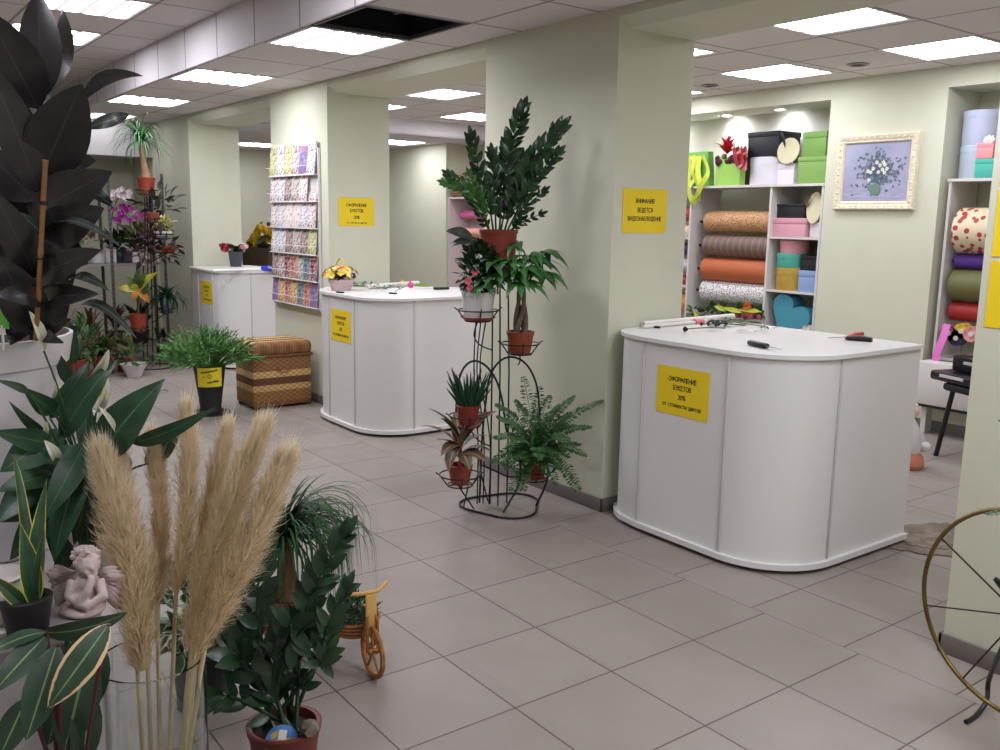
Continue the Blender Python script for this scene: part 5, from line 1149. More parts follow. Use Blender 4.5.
for i, (px, pz, cols, nm, lb, Y, n, pm) in enumerate((((120, 196), 0, (226, 214, 218), 'white_orchid_petals', 'white flowering orchid, tallest on the far plant shelf', .36, 14, m_whitepot), ((121, 213), 0, (150, 34, 132), 'magenta_orchid_petals', 'deep magenta orchid under the white orchid on the far shelf', .42, 16, mat('dark_purple_pot', (46, 30, 58), .4)), ((138, 214), 0, (176, 84, 152), 'lilac_orchid_petals', 'lilac pink orchid beside the iron stand on the far shelf', .60, 13, m_whitepot))):
    c = V((-7.0, Y, SZ)); e = on_x(*px, -6.93)
    potted('orchid', lb, 'orchid', c, .085, .07, .15, pm, leafyl(7, .26, .09, i+50), m_dkl, orchid_bloom(nm, cols, e, n, .10 if i != 2 else .09, i), 'orchids on the far shelf')
potted('foliage_plant', 'olive green leafy plant between the orchids and the iron stand', 'potted plant', V((-6.98, .68, SZ)), .09, .07, .13, mat('patterned_pale_pot', (206, 196, 180), .5, rgb2=(170, 120, 90), scale=18), lambda mb, c: bush(mb, c+V((0, 0, .12)), (.15, .2, .16), 70, .16, .06, 60, 'lance', .5), m_ol)
potted('foliage_plant', 'low dark green plant in a purple pot under the magenta orchid', 'potted plant', V((-6.97, .50, SZ)), .075, .065, .13, mat('dark_purple_pot', 0), lambda mb, c: bush(mb, c+V((0, 0, .06)), (.14, .16, .09), 50, .13, .06, 61), m_dkl)
potted('foliage_plant', 'pale grey pot with reddish leaves at the near end of the far shelf', 'potted plant', V((-6.98, .20, SZ)), .09, .075, .14, mat('pale_grey_pot', (176, 174, 176), .5), lambda mb, c: bush(mb, c+V((0, 0, .08)), (.13, .16, .10), 50, .10, .05, 62), leafmat('rusty_leaf', (96, 60, 48), (120, 96, 60)))
potted('foliage_plant', 'small green and red leaved plant half hidden by the rubber plant on the far shelf', 'potted plant', V((-6.98, -.08, SZ)), .08, .07, .13, m_blackpot, lambda mb, c: bush(mb, c+V((0, 0, .08)), (.13, .16, .10), 50, .12, .05, 63), m_lg)
potted('foliage_plant', 'trailing plant near the end wall on the far shelf behind the rubber plant', 'potted plant', V((-7.0, -.7, SZ)), .09, .07, .14, m_terra, lambda mb, c: bush(mb, c+V((0, 0, .15)), (.2, .25, .2), 80, .14, .06, 64), m_lg)
# lower shelf and floor
LZ2 = .201
for i, (Y, lb, fol, fm, pm) in enumerate(((.62, 'dark broad leaved plant on the bottom shelf behind the croton', lambda mb, c: rosette(mb, c, 22, .36, .08, (.4, 1.4), 70), m_dkl, m_blackpot), (.36, 'burgundy bromeliad on the bottom shelf of the steel shelving', lambda mb, c: rosette(mb, c, 26, .34, .06, (.5, 1.4), 71, 'strap'), m_bur, m_blackpot),
      (.10, 'wine red and green bromeliad nearer the end of the bottom shelf', lambda mb, c: rosette(mb, c, 24, .30, .055, (.4, 1.4), 72, 'strap'), leafmat('red_green_leaf', (72, 50, 34), (108, 76, 46)), m_terra), (-.2, 'green grassy plant on the bottom shelf behind the white planter', lambda mb, c: grassy(mb, c, 50, .4, .02, (.5, 1.4), 1.4, 73), m_ol, m_blackpot))):
    potted('foliage_plant', lb, 'potted plant', V((-7.0, Y, LZ2)), .10, .08, .15, pm, fol, fm)
for i, (x, y, lb, fol, fm, pm, s) in enumerate(((-6.3, .05, 'spiky olive green plant standing on the floor before the steel shelving', lambda mb, c: grassy(mb, c, 90, .42, .028, (.4, 1.5), 1.2, 80), m_ol, m_terrab, .11), (-6.15, -.22, 'bushy green plant on the floor nearest the white planter in the far corner', lambda mb, c: bush(mb, c+V((0, 0, .16)), (.22, .24, .2), 110, .14, .05, 81, 'lance', .6), m_lg, m_terrab, .11),
      (-6.35, .26, 'small ornamental pepper plant with brownish fruits on the far floor', lambda mb, c: bush(mb, c+V((0, 0, .10)), (.12, .12, .14), 50, .10, .04, 82), m_ol, m_orange, .075))):
    potted('foliage_plant', lb, 'potted plant', V((x, y, 0)), s, s*.8, s*1.8, pm, fol, fm)
c = V((-6.0, .27, 0)); t = thing('scalloped_pot', 'white scalloped flower pot on the floor before the far shelving', 'flower pot', c)
mb = MB(); vs_ = []
n = 48
for r, z in ((.07, 0), (.09, .06), (.12, .12), (.125, .13), (.11, .128), (.08, .05)):
    vs_ += [((r*(1+.07*abs(math.sin(k*PI*8/n)))*math.cos(2*PI*k/n))+c.x, (r*(1+.07*abs(math.sin(k*PI*8/n)))*math.sin(2*PI*k/n))+c.y, z) for k in range(n)]
mb.add(vs_, [(i*n+k, i*n+(k+1) % n, (i+1)*n+(k+1) % n, (i+1)*n+k) for i in range(5) for k in range(n)]+[tuple(range(n-1, -1, -1))]); mb.build('pot', m_whitepot, t)
MB().lathe([(.09, .09), (.0005, .1)], c, 24).build('soil', m_soil, t); mb = MB(); bush(mb, c+V((0, 0, .2)), (.13, .13, .1), 40, .1, .04, 83); mb.build('foliage', m_lg, t)
potted('foliage_plant', 'small terracotta pot on the floor under the dark grassy plant', 'potted plant', on_z(165, 357, 0), .075, .06, .12, m_orange, lambda mb, c: bush(mb, c+V((0, 0, .08)), (.1, .1, .09), 40, .1, .04, 84), m_dkl)
# --- iron stand with ponytail palm on top
SC2 = V((-6.46, .60, 0)); t = thing('plant_stand', 'thin black iron stand in the far corner with a ponytail palm on top', 'plant stand', SC2)
def on_s2(px, py, off=0): return on_s(px, py, off, SC2)
MB().tube([SC2+V((.2*math.cos(a), .2*math.sin(a), .008)) for a in [2*PI*k/28 for k in range(28)]], .008, 6, True).build('base_ring', m_iron, t)
tops = on_s2(147, 194); SC2t = V((SC2.x, SC2.y, tops.z))
for px, py in ((141, 300), (147, 340), (153, 366), (157, 300)):
    a = on_s2(px*.35+147*.65, 196); b_ = on_s2(px, py); MB().tube([a, on_s2((px+147)/2+1, 250), b_, V((b_.x, b_.y, .01))], .007, 6).build('upright', m_iron, t)
H2 = {}
for k, (px, py, r, off) in dict(top=(147, 194, .11, 0), mid=(163, 238, .11, .05), low=(139, 331, .1, .12), side=(168, 252, .09, -.05), vine=(153, 222, .08, .1), pail=(167, 312, .09, 0)).items():
    c = on_s2(px, py, off); H2[k] = c; mb = MB(); mb.tube([c+V((r*math.cos(a), r*math.sin(a), .04)) for a in [2*PI*i/20 for i in range(20)]], .006, 5, True); mb.tube([c+V((r*.7*math.cos(a), r*.7*math.sin(a), -.005)) for a in [2*PI*i/20 for i in range(20)]], .006, 5, True)
    for i in range(3): e = V((math.cos(i*2.1), math.sin(i*2.1), 0)); mb.tube([c-e*r*.7-V((0, 0, .006)), c+e*r*.7-V((0, 0, .006)), c+e*r+V((0, 0, .04))], .005, 5)
    mb.tube([c-V((0, 0, .006)), V((SC2.x, SC2.y, c.z-.12))], .006, 5); mb.build('pot_ring', m_iron, t)
c = H2['top']; tt = thing('ponytail_palm', 'ponytail palm in an orange pot on top of the far iron stand', 'potted plant', c)
pot(tt, c, .092, .07, .17, m_orange); cr = on_s2(141, 142)
MB().tube([c+V((0, 0, .14)), c+V((0, 0, .2)), c.lerp(cr, .6), cr], [.06, .045, .03, .026], 10).build('trunk', mat('tan_trunk', 0), tt)
mb = MB(); grassy(mb, cr, 130, .46, .012, (-.1, 1.5), 1.5, 91, .02, 9); mb.build('leaves', leafmat('grassy_leaf', 0, 0), tt)
c = H2['low']; tt = thing('croton', 'croton with yellow and rust leaves in an orange pot on the far iron stand', 'potted plant', c)
pot(tt, c, .092, .072, .185, m_orange); top = c+V((0, 0, .17))
for nm, pts, fm in (('yellow_leaves', ((118, 288), (158, 272), (128, 280), (132, 284), (150, 280)), leafmat('croton_yellow', (150, 150, 40), (196, 184, 70), vein=(90, 110, 40))), ('green_leaves', ((139, 268), (126, 276), (147, 272), (150, 290)), leafmat('croton_green', (58, 80, 40), (96, 110, 50))), ('rust_leaves', ((150, 303), (144, 296), (133, 300)), leafmat('croton_rust', (168, 96, 40), (200, 140, 60)))):
    mb = MB()
    for px, py in pts: e = on_s2(px, py, .2); b_ = on_s2(139, 290 if nm != 'rust_leaves' else 288, .14); mb.leaf(b_, e, .085, up=-HV+V((0, 0, .4)), arch=.15, n=6)
    mb.build(nm, fm, tt)
MB().tube([top, on_s2(139, 288, .13)], .012, 6).build('stem', m_stem, tt)
c = H2['vine']; potted('foliage_plant', 'dark leaved vine in a small clay pot high on the far iron stand', 'potted plant', c, .065, .05, .1, m_terra, lambda mb, c: bush(mb, c+V((.0, .05, .10)), (.13, .2, .17), 36, .15, .075, 92), leafmat('dusky_leaf', (48, 46, 42), (72, 66, 56)))
c = H2['mid']; potted('foliage_plant', 'yellow and white flowering plant in a pale bowl on the far iron stand', 'potted plant', c, .095, .06, .07, m_whitepot, lambda mb, c: bush(mb, c+V((0, 0, .06)), (.1, .1, .07), 40, .08, .03, 93), leafmat('yellow_green_leaf', (150, 150, 60), (190, 180, 90)))
c = H2['side']; potted('foliage_plant', 'wine coloured trailing plant in an orange bowl on the far iron stand', 'potted plant', c, .11, .07, .06, m_orange, lambda mb, c: bush(mb, c+V((.1, -.15, -.02)), (.16, .26, .2), 120, .12, .05, 94, 'lance', .1), leafmat('wine_leaf', (54, 36, 42), (78, 52, 54)))
c = H2['pail']; potted('foliage_plant', 'dark green grassy plant in a slate blue pail low on the far iron stand', 'potted plant', c, .075, .06, .15, mat('slate_blue_pail', (62, 62, 84), .4), lambda mb, c: (grassy(mb, c, 70, .34, .03, (.0, 1.3), 1.8, 95, .03)), m_dkl)

# ------------------------------------------------------------------ bucket of cut greenery
c = on_z(211, 413, 0); t = thing('flower_bucket', 'tall black florist bucket of feathery green sprays with a yellow handwritten tag', 'bucket', c)
MB().lathe([(.155, 0), (.16, .012), (.13, .02), (.095, .03), (.085, .05), (.13, .40), (.138, .41), (.134, .412), (.1, .2)], c, 36).build('bucket_body', m_blackpot, t)
mb = MB(); r1 = random.Random(14); b0 = c+V((0, 0, .38))
for k in range(150):
    a = r1.uniform(0, 2*PI); e = r1.uniform(.15, 1.5); l = r1.uniform(.30, .46); d = V((math.cos(a)*math.cos(e)*1.1, math.sin(a)*math.cos(e)*1.1, math.sin(e)*.82)); tp = b0+d*l
    pts = bez(b0+V((d.x*.05, d.y*.05, 0)), b0+d*l*.55+V((0, 0, .05)), tp, 5); mb.tube(pts, .003, 4)
    for j in range(16):
        f = .3+.7*j/16; i = min(4, int(f*5)); p = pts[i].lerp(pts[i+1], f*5-i); q = V((r1.gauss(0, 1), r1.gauss(0, 1), r1.gauss(.4, 1))).normalized(); mb.leaf(p, p+(q*.7+d*.6)*.062, .013, n=2, prof='lance', up=q.orthogonal())
mb.build('green_sprays', leafmat('feathery_green', (56, 104, 44), (92, 142, 66), rough=.6), t)
nd = (CAM-c); nd.z = 0; nd = nd.normalized(); sx = V((0, 0, 1)).cross(nd).normalized()
pc = c+nd*.128+V((0, 0, .335)); wv = []
m = 9
mb = MB()
for i in range(m):
    a = (i/(m-1)-.5)*1.5; r = .131
    wv += [c+ (nd*math.cos(a)+sx*math.sin(a))*(r+.006)+V((0, 0, .245)), c+(nd*math.cos(a)+sx*math.sin(a))*(r+.010)+V((0, 0, .405))]
mb.add([tuple(p) for p in wv], [(2*i, 2*i+2, 2*i+3, 2*i+1) for i in range(m-1)]); o = mb.build('yellow_tag', mat('yellow_tag_paper', (232, 214, 40), .6), t)
def scrib(pts, r=.0022):
    return [c+(nd*math.cos(u)+sx*math.sin(u))*.1425+V((0, 0, z)) for u, z in pts]
mb = MB(); r1 = random.Random(6)
for z0, u0, u1, nn in ((.375, -.5, .5, 22), (.285, -.15, .55, 16)):
    mb.tube(spline(scrib([(u0+(u1-u0)*k/nn, z0+.011*((-1)**k)*r1.uniform(.4, 1)+.02*(u0+(u1-u0)*k/nn)) for k in range(nn)]), 3), .0022, 4)
mb.tube(spline(scrib([(.0+.10*math.cos(a), .335+.016*math.sin(a)) for a in [k*.7 for k in range(10)]]), 3), .0022, 4); mb.tube(scrib([(-.4, .325), (-.28, .33)]), .0022, 4)
mb.build('handwriting', m_ink, o)
# ------------------------------------------------------------------ back wall: painting
YB = 5.0
px0, px1, pz0, pz1 = -1.181, -.442, 1.783, 2.408
t = thing('framed_painting', 'painting of daisies in a green vase in an ornate cream frame on the back wall', 'painting', (-.81, YB, 1.78))
m_frame = mat('cream_carved_frame', (226, 216, 190), .6, var=.06, scale=40, bump=.5, bscale=70)
fwid = .075
for a, b_ in (((px0, pz0), (px1, pz0)), ((px1, pz0), (px1, pz1)), ((px1, pz1), (px0, pz1)), ((px0, pz1), (px0, pz0))):
    A2, B2 = V((a[0], 0, a[1])), V((b_[0], 0, b_[1])); d = (B2-A2).normalized(); nin = V((-d.z, 0, d.x)); mb = MB()
    prof = [(0, 0), (0, .03), (.012, .042), (.03, .036), (.05, .026), (.06, .03), (.072, .018), (.075, 0)]
    vsA = [A2+d*w_+nin*w_+V((0, YB-.001-h_, 0)) for w_, h_ in prof]; vsB = [B2-d*w_+nin*w_+V((0, YB-.001-h_, 0)) for w_, h_ in prof]
    n = len(prof); mb.add([tuple(p) for p in vsA+vsB], [(i, i+1, n+i+1, n+i) for i in range(n-1)])
    o = mb.build('frame_rail', m_frame, t, ang=60)
    mb = MB(); Ln = (B2-A2).length; k = int(Ln/.026)
    for i in range(k): q = A2+d*(Ln*(i+.5)/k)+nin*(.022+.008*((-1)**i)); mb.ball((q.x, YB-.038, q.z), .0115, (1, .6, 1), sub=1)
    mb.build('carving', m_frame, o)
m_art = mat('painted_canvas', (148, 152, 178), .7, rgb2=(170, 170, 194), scale=3)
cx, cz = (px0+px1)/2, (pz0+pz1)/2; iw, ih = px1-px0-2*fwid, pz1-pz0-2*fwid
cv = MB().bx(px0+fwid-.01, px1-fwid+.01, YB-.014, YB-.006, pz0+fwid-.01, pz1-fwid+.01).build('canvas', m_art, t, smooth=False)
r1 = random.Random(17); Ya = YB-.0165
DK = [0]
def dab(mb, x, z, w_, h_, a, y=Ya):
    DK[0] += 1; y -= .000004*DK[0]
    ca, sa = math.cos(a), math.sin(a); pts = [(x+ca*w_*math.cos(u)-sa*h_*math.sin(u), y, z+sa*w_*math.cos(u)+ca*h_*math.sin(u)) for u in [2*PI*i/8 for i in range(8)]]; mb.add(pts, [tuple(range(8))])
mb = MB()
for k in range(60): dab(mb, cx+r1.uniform(-iw/2+.03, iw/2-.03), pz0+fwid+.03+r1.random()**2*.12, r1.uniform(.02, .05), .005, r1.uniform(-.2, .2), Ya+.0012)
mb.build('table_strokes', mat('lilac_strokes', (172, 172, 200), .7), cv, smooth=False)
mb = MB()
for k in range(460):
    rr = abs(r1.gauss(0, .95)); a = r1.uniform(0, 2*PI); x = cx+.02+.12*rr*math.cos(a)*.95; z = cz+.01+.080*rr*math.sin(a); 
    if abs(x-cx) < iw/2-.02 and abs(z-cz) < ih/2-.03: dab(mb, x, z, r1.uniform(.008, .022), r1.uniform(.005, .011), r1.uniform(0, PI), Ya)
mb.build('foliage_strokes', mat('dark_leaf_strokes', (76, 92, 98), .7, rgb2=(112, 126, 142), scale=30), cv, smooth=False)['kind'] = 'stuff'
mb = MB()
for k in range(60): rr = abs(r1.gauss(0, .7)); a = r1.uniform(0, 2*PI); dab(mb, cx+.02+.10*rr*math.cos(a), cz+.0+.06*rr*math.sin(a), .014, .007, r1.uniform(0, PI), Ya-.0012)
mb.build('shadow_strokes', mat('indigo_strokes', (74, 84, 118), .7), cv, smooth=False)
mb = MB()
dab(mb, cx+.01, pz0+fwid+.095, .052, .05, 0, Ya-.0018); mb.build('green_vase', mat('green_vase_paint', (104, 132, 112), .6), cv, smooth=False)
mb = MB(); m2 = MB()
for x, z in ((-.05, -.0), (-.03, .03), (.03, .055), (.055, .02), (.075, .06), (.02, -.0), (.095, .025), (-.075, .01), (-.06, -.065), (.075, -.005), (.0, .08), (.06, .08)):
    for q in range(7): a = q*2*PI/7; dab(mb, cx+.01+x+.011*math.cos(a), cz+z+.011*math.sin(a), .007, .0045, a, Ya-.0022)
    dab(m2, cx+.01+x, cz+z, .0045, .0045, 0, Ya-.0036)
mb.build('daisies', mat('daisy_white', (232, 232, 214), .7), cv, smooth=False)['kind'] = 'stuff'; m2.build('daisy_centres', mat('daisy_yellow', (206, 190, 90), .7), cv, smooth=False)

# ------------------------------------------------------------------ recess with hat boxes
def shelfunit(label, x0, x1, y0, y1, zt, uprights, boards, extra=()):
    t = thing('shelf_unit', label, 'shelf unit', ((x0+x1)/2, y0, 0))
    MB().bx(x0, x1, y0, y1, zt-.022, zt).build('top_board', m_whitep, t, smooth=False)
    for x in uprights: MB().bx(x-.011, x+.011, y0+.012, y1, .0, zt-.022).build('upright', m_whitep, t, smooth=False)
    for a, b_, z in boards: MB().bx(a, b_, y0+.015, y1, z-.02, z).build('shelf_board', m_whitep, t, smooth=False)
    return t
UY0, UY1 = 5.01, 5.48
SZT = 2.018
shelfunit('built in white shelf unit with wrapping rolls and hat boxes behind the nearest counter', -3.55, -1.31, UY0, UY1, SZT, (-3.54, -2.87, -1.885, -1.33), ((-1.885, -1.33, 1.535), (-1.885, -1.33, 1.036), (-2.87, -1.885, .74), (-1.885, -1.33, .60), (-3.54, -2.87, 1.0), (-3.54, -2.87, 1.5)))
def hatbox(label, xa, xb, zb, zt, col, Yf=5.10, rnd_=False, lid=.28, cat='hat box', dep=None, name='gift_box', grp='boxes in the recess'):
    """box with a lid; xa..xb are its sides in the photo, zt its top row there, zb the real height it stands at"""
    a = on_y(xa, zt, Yf); b_ = on_y(xb, zt, Yf); w_ = b_.x-a.x; h_ = max(.05, (a.z+b_.z)/2-zb); cx = (a.x+b_.x)/2; d_ = dep or w_*.9; d_ = min(d_, UY1-.02-Yf)
    c = V((cx, Yf+(w_/2 if rnd_ else d_/2), zb)); 
    if rnd_ and c.y+w_/2 > UY1: c.y = UY1-w_/2-.005
    t = thing(name, label, cat, c, grp); m = mat('card_%d_%d_%d' % col, col, .55, var=.02); lh = h_*lid
    if rnd_:
        r = w_/2; MB().lathe([(r*.965, 0), (r*.975, .003), (r*.975, h_-lh)], c, 40).build('body', m, t); MB().lathe([(r, h_-lh-.004), (r, h_-.004), (r-.006, h_), (.0005, h_)], c, 40).build('lid', m, t)
    else:
        MB().box(c+V((0, 0, (h_-lh)/2)), (w_*.97, d_*.97, h_-lh), 0, .003).build('body', m, t); MB().box(c+V((0, 0, h_-lh/2)), (w_, d_, lh), 0, .004).build('lid', m, t)
    return zb+h_, c
e = .0008
z, _ = hatbox('large round white hat box on the top shelf, under the black box', 743.5, 777.5, SZT+e, 157, (226, 222, 232), rnd_=True)
z2, c = hatbox('black box with a ribbon tie standing on the white hat box', 748, 780, z+e, 131.5, (26, 26, 34), Yf=5.12, lid=.2)
t = thing('black_ribbon', 'black ribbon tie hanging at the edge of the black box', 'ribbon', c+V((.17, -.1, .2))); mb = MB(); p = on_y(781, 134, 5.1)
for k in range(4): mb.strap([p, p+V((.02+.012*k, -.01, .02-.03*k)), p+V((.03+.01*k, -.01, -.06-.02*k))], .014, False, up=(0, 1, 0))
mb.build('tails', mat('black_satin', (24, 22, 30), .35), t)
z, c = hatbox('small white box on the top shelf below the round cream lid', 777.5, 794.5, SZT+e, 163.5, (226, 220, 230), Yf=5.14)
cc = on_y(788.5, 151, 5.12); t = thing('round_lid', 'round cream lid leaning on the small white box on the top shelf', 'lid', cc); T = Matrix.Rotation(PI/2-.12, 3, 'X')
MB().lathe([(.0005, -.008), (.118, -.008), (.122, 0), (.118, .008), (.0005, .008)], cc, 40, T).build('disc', mat('cream_card', (214, 208, 172), .6), t)
z, c = hatbox('lower green box of the green stack on the top shelf', 798, 827, SZT+e, 156.5, (126, 166, 84), Yf=5.08, lid=.18)
hatbox('upper green box of the green stack on the top shelf', 803, 827, z+e, 131.5, (122, 162, 82), Yf=5.10, lid=.25)
# gift bags
def giftbag(label, xa, xb, yt, Yf, col, taper):
    a, b_ = on_y(xa, 186, Yf), on_y(xb, 186, Yf); zt = on_y(xa, yt, Yf).z; cx = (a.x+b_.x)/2; w_ = b_.x-a.x; d_ = w_*.28; c = V((cx, Yf+d_/2, SZT+e)); t = thing('gift_bag', label, 'gift bag', c, 'green gift bags'); mb = MB(); H_ = zt-SZT
    lo = [(-w_/2, -d_/2), (w_/2, -d_/2), (w_/2, d_/2), (-w_/2, d_/2)]; ml = taper
    vs_ = [(c.x+x, c.y+y, c.z) for x, y in lo]+[(c.x+x*ml, c.y+y*ml, c.z+H_) for x, y in lo]+[(c.x+x*ml*.95, c.y+y*ml*.95, c.z+H_) for x, y in lo]+[(c.x+x*.93, c.y+y*.93, c.z+.01) for x, y in lo]
    mb.add(vs_, [(3, 2, 1, 0)]+[(i, (i+1) % 4, 4+(i+1) % 4, 4+i) for i in range(4)]+[(4+i, 4+(i+1) % 4, 8+(i+1) % 4, 8+i) for i in range(4)]+[(8+i, 8+(i+1) % 4, 12+(i+1) % 4, 12+i) for i in range(4)]+[(12, 13, 14, 15)])
    mb.build('bag_body', mat('green_bag_%d' % col[0], col, .5), t, smooth=False); return t, c, H_
t, c, H_ = giftbag('bright green gift bag with a hanging lime ribbon, closest to the pillar', 682, 708, 153, 5.06, (112, 172, 80), .82)
mb = MB(); r1 = random.Random(4)
for k in range(5):
    x = 689+3.5*k; mb.strap(spline([on_y(x, 156, 5.04), on_y(x+5*math.sin(k*2), 172, 5.03-.01*k), on_y(x-4*math.sin(k*2), 189, 5.0-.01*k), on_y(x+4*math.cos(k)-2, 198+3*(k % 3), 5.0)], 5), .055, False, up=(0, 1, .5*(-1)**k))
mb.build('lime_ribbon', mat('lime_ribbon', (190, 204, 70), .4), t)
t, c, H_ = giftbag('lime green gift bag with a red flower bow and dark red ribbon', 715, 739, 158, 5.05, (152, 198, 90), 1.0)
mb = MB(); p = on_y(727, 154, 5.09)
for k in range(22):
    a = k*2.4; e2 = .2+1.2*(k/22); d = V((math.cos(a)*math.cos(e2), math.sin(a)*math.cos(e2), math.sin(e2))); mb.leaf(p, p+d*.19, .055, prof='lance', n=4, arch=.15)
mb.build('red_flower_bow', mat('red_bow', (206, 38, 54), .45), t); mb = MB()
for k in range(26): q = p+V((r1.uniform(-.1, .12), r1.uniform(-.06, .06), r1.uniform(-.11, -.02))); mb.ball(q, .03, sub=1, wob=.5)
mb.build('dark_berries', mat('dark_berries', (74, 24, 44), .5), t); mb = MB()
for k in range(4): mb.strap(spline([on_y(733.5+3.6*k, 147, 5.06+.02*k), on_y(734.5+3.6*k, 153, 5.035-.012*(k % 2)), on_y(736+3*k, 160, 5.03+.012*(k % 2)), on_y(738+2.2*k, 166+1.6*k, 5.025-.01*(k % 2))], 5), .05, False, up=(0, 1, .3*(-1)**k))
mb.build('dark_red_ribbon', mat('dark_red_satin', (150, 30, 44), .35, var=.3), t)
t = thing('cocoa_gift_bag', 'dark brown gift bag partly hidden behind the red flower bow', 'gift bag', on_y(745, 186, 5.3)); a = on_y(737, 186, 5.32); MB().box((a.x+.1, 5.36, SZT+.145), (.24, .14, .28), 0, .004).build('bag_body', mat('cocoa_paper', (74, 52, 50), .6), t)
# wrapping rolls on pegs
rolls = [((702, 769), (211, 233), (198, 150, 104), (112, 70, 48), 'orange wrapping roll with dark dots, uppermost of the four rolls', 60), ((700, 767), (235, 258), (104, 80, 86), (136, 124, 74), 'purple and gold striped wrapping roll, second of the four rolls', 0), ((701, 766), (258.5, 283), (186, 98, 56), None, 'plain orange wrapping roll, third of the four rolls', 0), ((700, 765), (282, 305), (226, 222, 222), (70, 62, 66), 'white wrapping roll with dark specks, lowest of the four rolls', 60)]
def rollmat(nm, c1, c2, sc):
    m = mat(nm, c1, .55)
    if c2 is None: return m
    g = N(m, 'ShaderNodeNewGeometry')
    if sc:
        vo = N(m, 'ShaderNodeTexVoronoi', Scale=float(sc)); L(m, g.outputs['Position'], vo.inputs['Vector']); col = mix_n(m, math_n(m, 'LESS_THAN', vo.outputs['Distance'], .36), lin(c1), lin(c2))
    else:
        sp = N(m, 'ShaderNodeSeparateXYZ'); L(m, g.outputs['Position'], sp.inputs[0]); w1 = math_n(m, 'SINE', math_n(m, 'MULTIPLY', sp.outputs[0], 250.0)); w2 = math_n(m, 'SINE', math_n(m, 'MULTIPLY', sp.outputs[0], 83.0))
        col = mix_n(m, math_n(m, 'GREATER_THAN', w1, .2), lin(c1), lin((126, 100, 98))); col = mix_n(m, math_n(m, 'GREATER_THAN', w2, .7), col, lin(c2))
    L(m, col, bsdf(m).inputs['Base Color']); return m
Yr = 5.17
for i, ((xa, xb), (ya, yb), c1, c2, lb, sc) in enumerate(rolls):
    a, b_ = on_y(735, ya, Yr-.05), on_y(735, yb, Yr-.05); r = (a.z-b_.z)/2*.98; zc = (a.z+b_.z)/2; x0 = -2.73; x1 = -1.905
    t = thing('wrapping_roll', lb, 'wrapping roll', (x0, Yr, zc), 'wrapping paper rolls in the recess')
    MB().tube([(x0, Yr, zc), (x1, Yr, zc)], r, 32).build('paper', rollmat('roll_print_%d' % i, c1, c2, sc), t); MB().tube([(x0-.004, Yr, zc), (x0+.002, Yr, zc)], r*.35, 16).build('core', mat('cardboard_core', 0), t)
    MB().tube([(-2.858, Yr, zc), (x0, Yr, zc)], .012, 8).build('peg', m_black, t)
# right hand boxes
z, c = hatbox('flat pink box on the middle shelf, under a black box', 772.5, 806, 1.535+e, 218, (214, 156, 168), Yf=5.06, lid=.3)
hatbox('black box standing on the flat pink box', 777, 805.5, z+e, 204, (26, 26, 32), Yf=5.1, lid=.2)
z, c = hatbox('small white box beside the flat pink box', 810, 822, 1.535+e, 222, (216, 210, 216), Yf=5.1)
cc = on_y(814.5, 208, 5.1); t = thing('round_lid', 'round cream lid propped on the small white box in the middle shelf', 'lid', cc); MB().lathe([(.0005, -.008), (.108, -.008), (.112, 0), (.108, .008), (.0005, .008)], cc, 36, T, .72, 1.3).build('disc', mat('cream_card', 0), t)
cc = on_y(808, 202, 5.08); t = thing('dry_sprig', 'thin dark dry sprig above the round cream lid', 'sprig', cc); mb = MB()
for k in range(6): a = .5+k*.5; mb.tube([cc+V((0, 0, -.05)), cc+V((.05*math.cos(a), 0, .06*math.sin(a)))], .003, 4)
mb.build('twigs', m_stem, t)
z, c = hatbox('round gold box at the bottom of the coloured stack', 769.5, 797.5, 1.036+e, 268, (186, 152, 62), Yf=5.04, rnd_=True)
z, c = hatbox('round turquoise box in the middle of the coloured stack', 770.5, 796.5, z+e, 253.5, (76, 170, 150), Yf=5.045, rnd_=True)
hatbox('round pink box on top of the coloured stack', 774, 799, z+e, 240, (214, 148, 156), Yf=5.06, rnd_=True)
z, c = hatbox('light blue box on the lower shelf beside the coloured stack', 798.5, 820, 1.036+e, 271, (138, 162, 206), Yf=5.06)
hatbox('black box on the light blue box', 800.5, 820, z+e, 256, (26, 26, 34), Yf=5.1)
# heart box
hb = on_y(789, 328, 5.06); t = thing('heart_box', 'big teal heart shaped box standing in the bottom compartment', 'gift box', hb); pts = []
a0, a1 = on_y(770, 312, 5.06), on_y(808, 312, 5.06); W2 = (a1.x-a0.x)/2; zb0 = .6+.001; zt0 = on_y(780, 297, 5.06).z
for k in range(48):
    u = 2*PI*k/48; x = 16*math.sin(u)**3; y = 13*math.cos(u)-5*math.cos(2*u)-2*math.cos(3*u)-math.cos(4*u); xr, yr = x*math.cos(.55)+y*math.sin(.55), -x*math.sin(.55)+y*math.cos(.55); pts.append((xr/16*W2*1.06, (yr+17)/30))
hs = zt0-zb0
for nm, y0, y1, k_ in (('body', 5.09, 5.24, .97), ('lid', 5.06, 5.11, 1.0)):
    mb = MB(); n = len(pts); cxh = (a0.x+a1.x)/2; f_ = [(cxh+x*k_, y0, zb0+hs*(.5+(zz-.5)*k_)) for x, zz in pts]; g_ = [(x, y1, zz) for x, _, zz in f_]
    mb.add(f_+g_, [tuple(range(n)), tuple(range(2*n-1, n-1, -1))]+[((i+1) % n, i, n+i, n+(i+1) % n) for i in range(n)]); mb.build(nm, mat('teal_card', (70, 146, 168), .5), t, ang=50)
p = on_y(806, 326, 5.1); t = thing('tissue_paper', 'crumpled white tissue paper beside the heart box', 'tissue paper', p); mb = MB()
for k in range(7): mb.leaf(V((p.x-.06+.02*k, 5.1, .602)), V((p.x-.04+.025*k+r1.uniform(-.03, .03), 5.1+r1.uniform(-.03, .06), .602+r1.uniform(.12, .22))), .09, up=(r1.uniform(-.5, .5), -1, 0), n=4, fold=.5, wave=.2)
mb.build('sheets', m_paper, t)
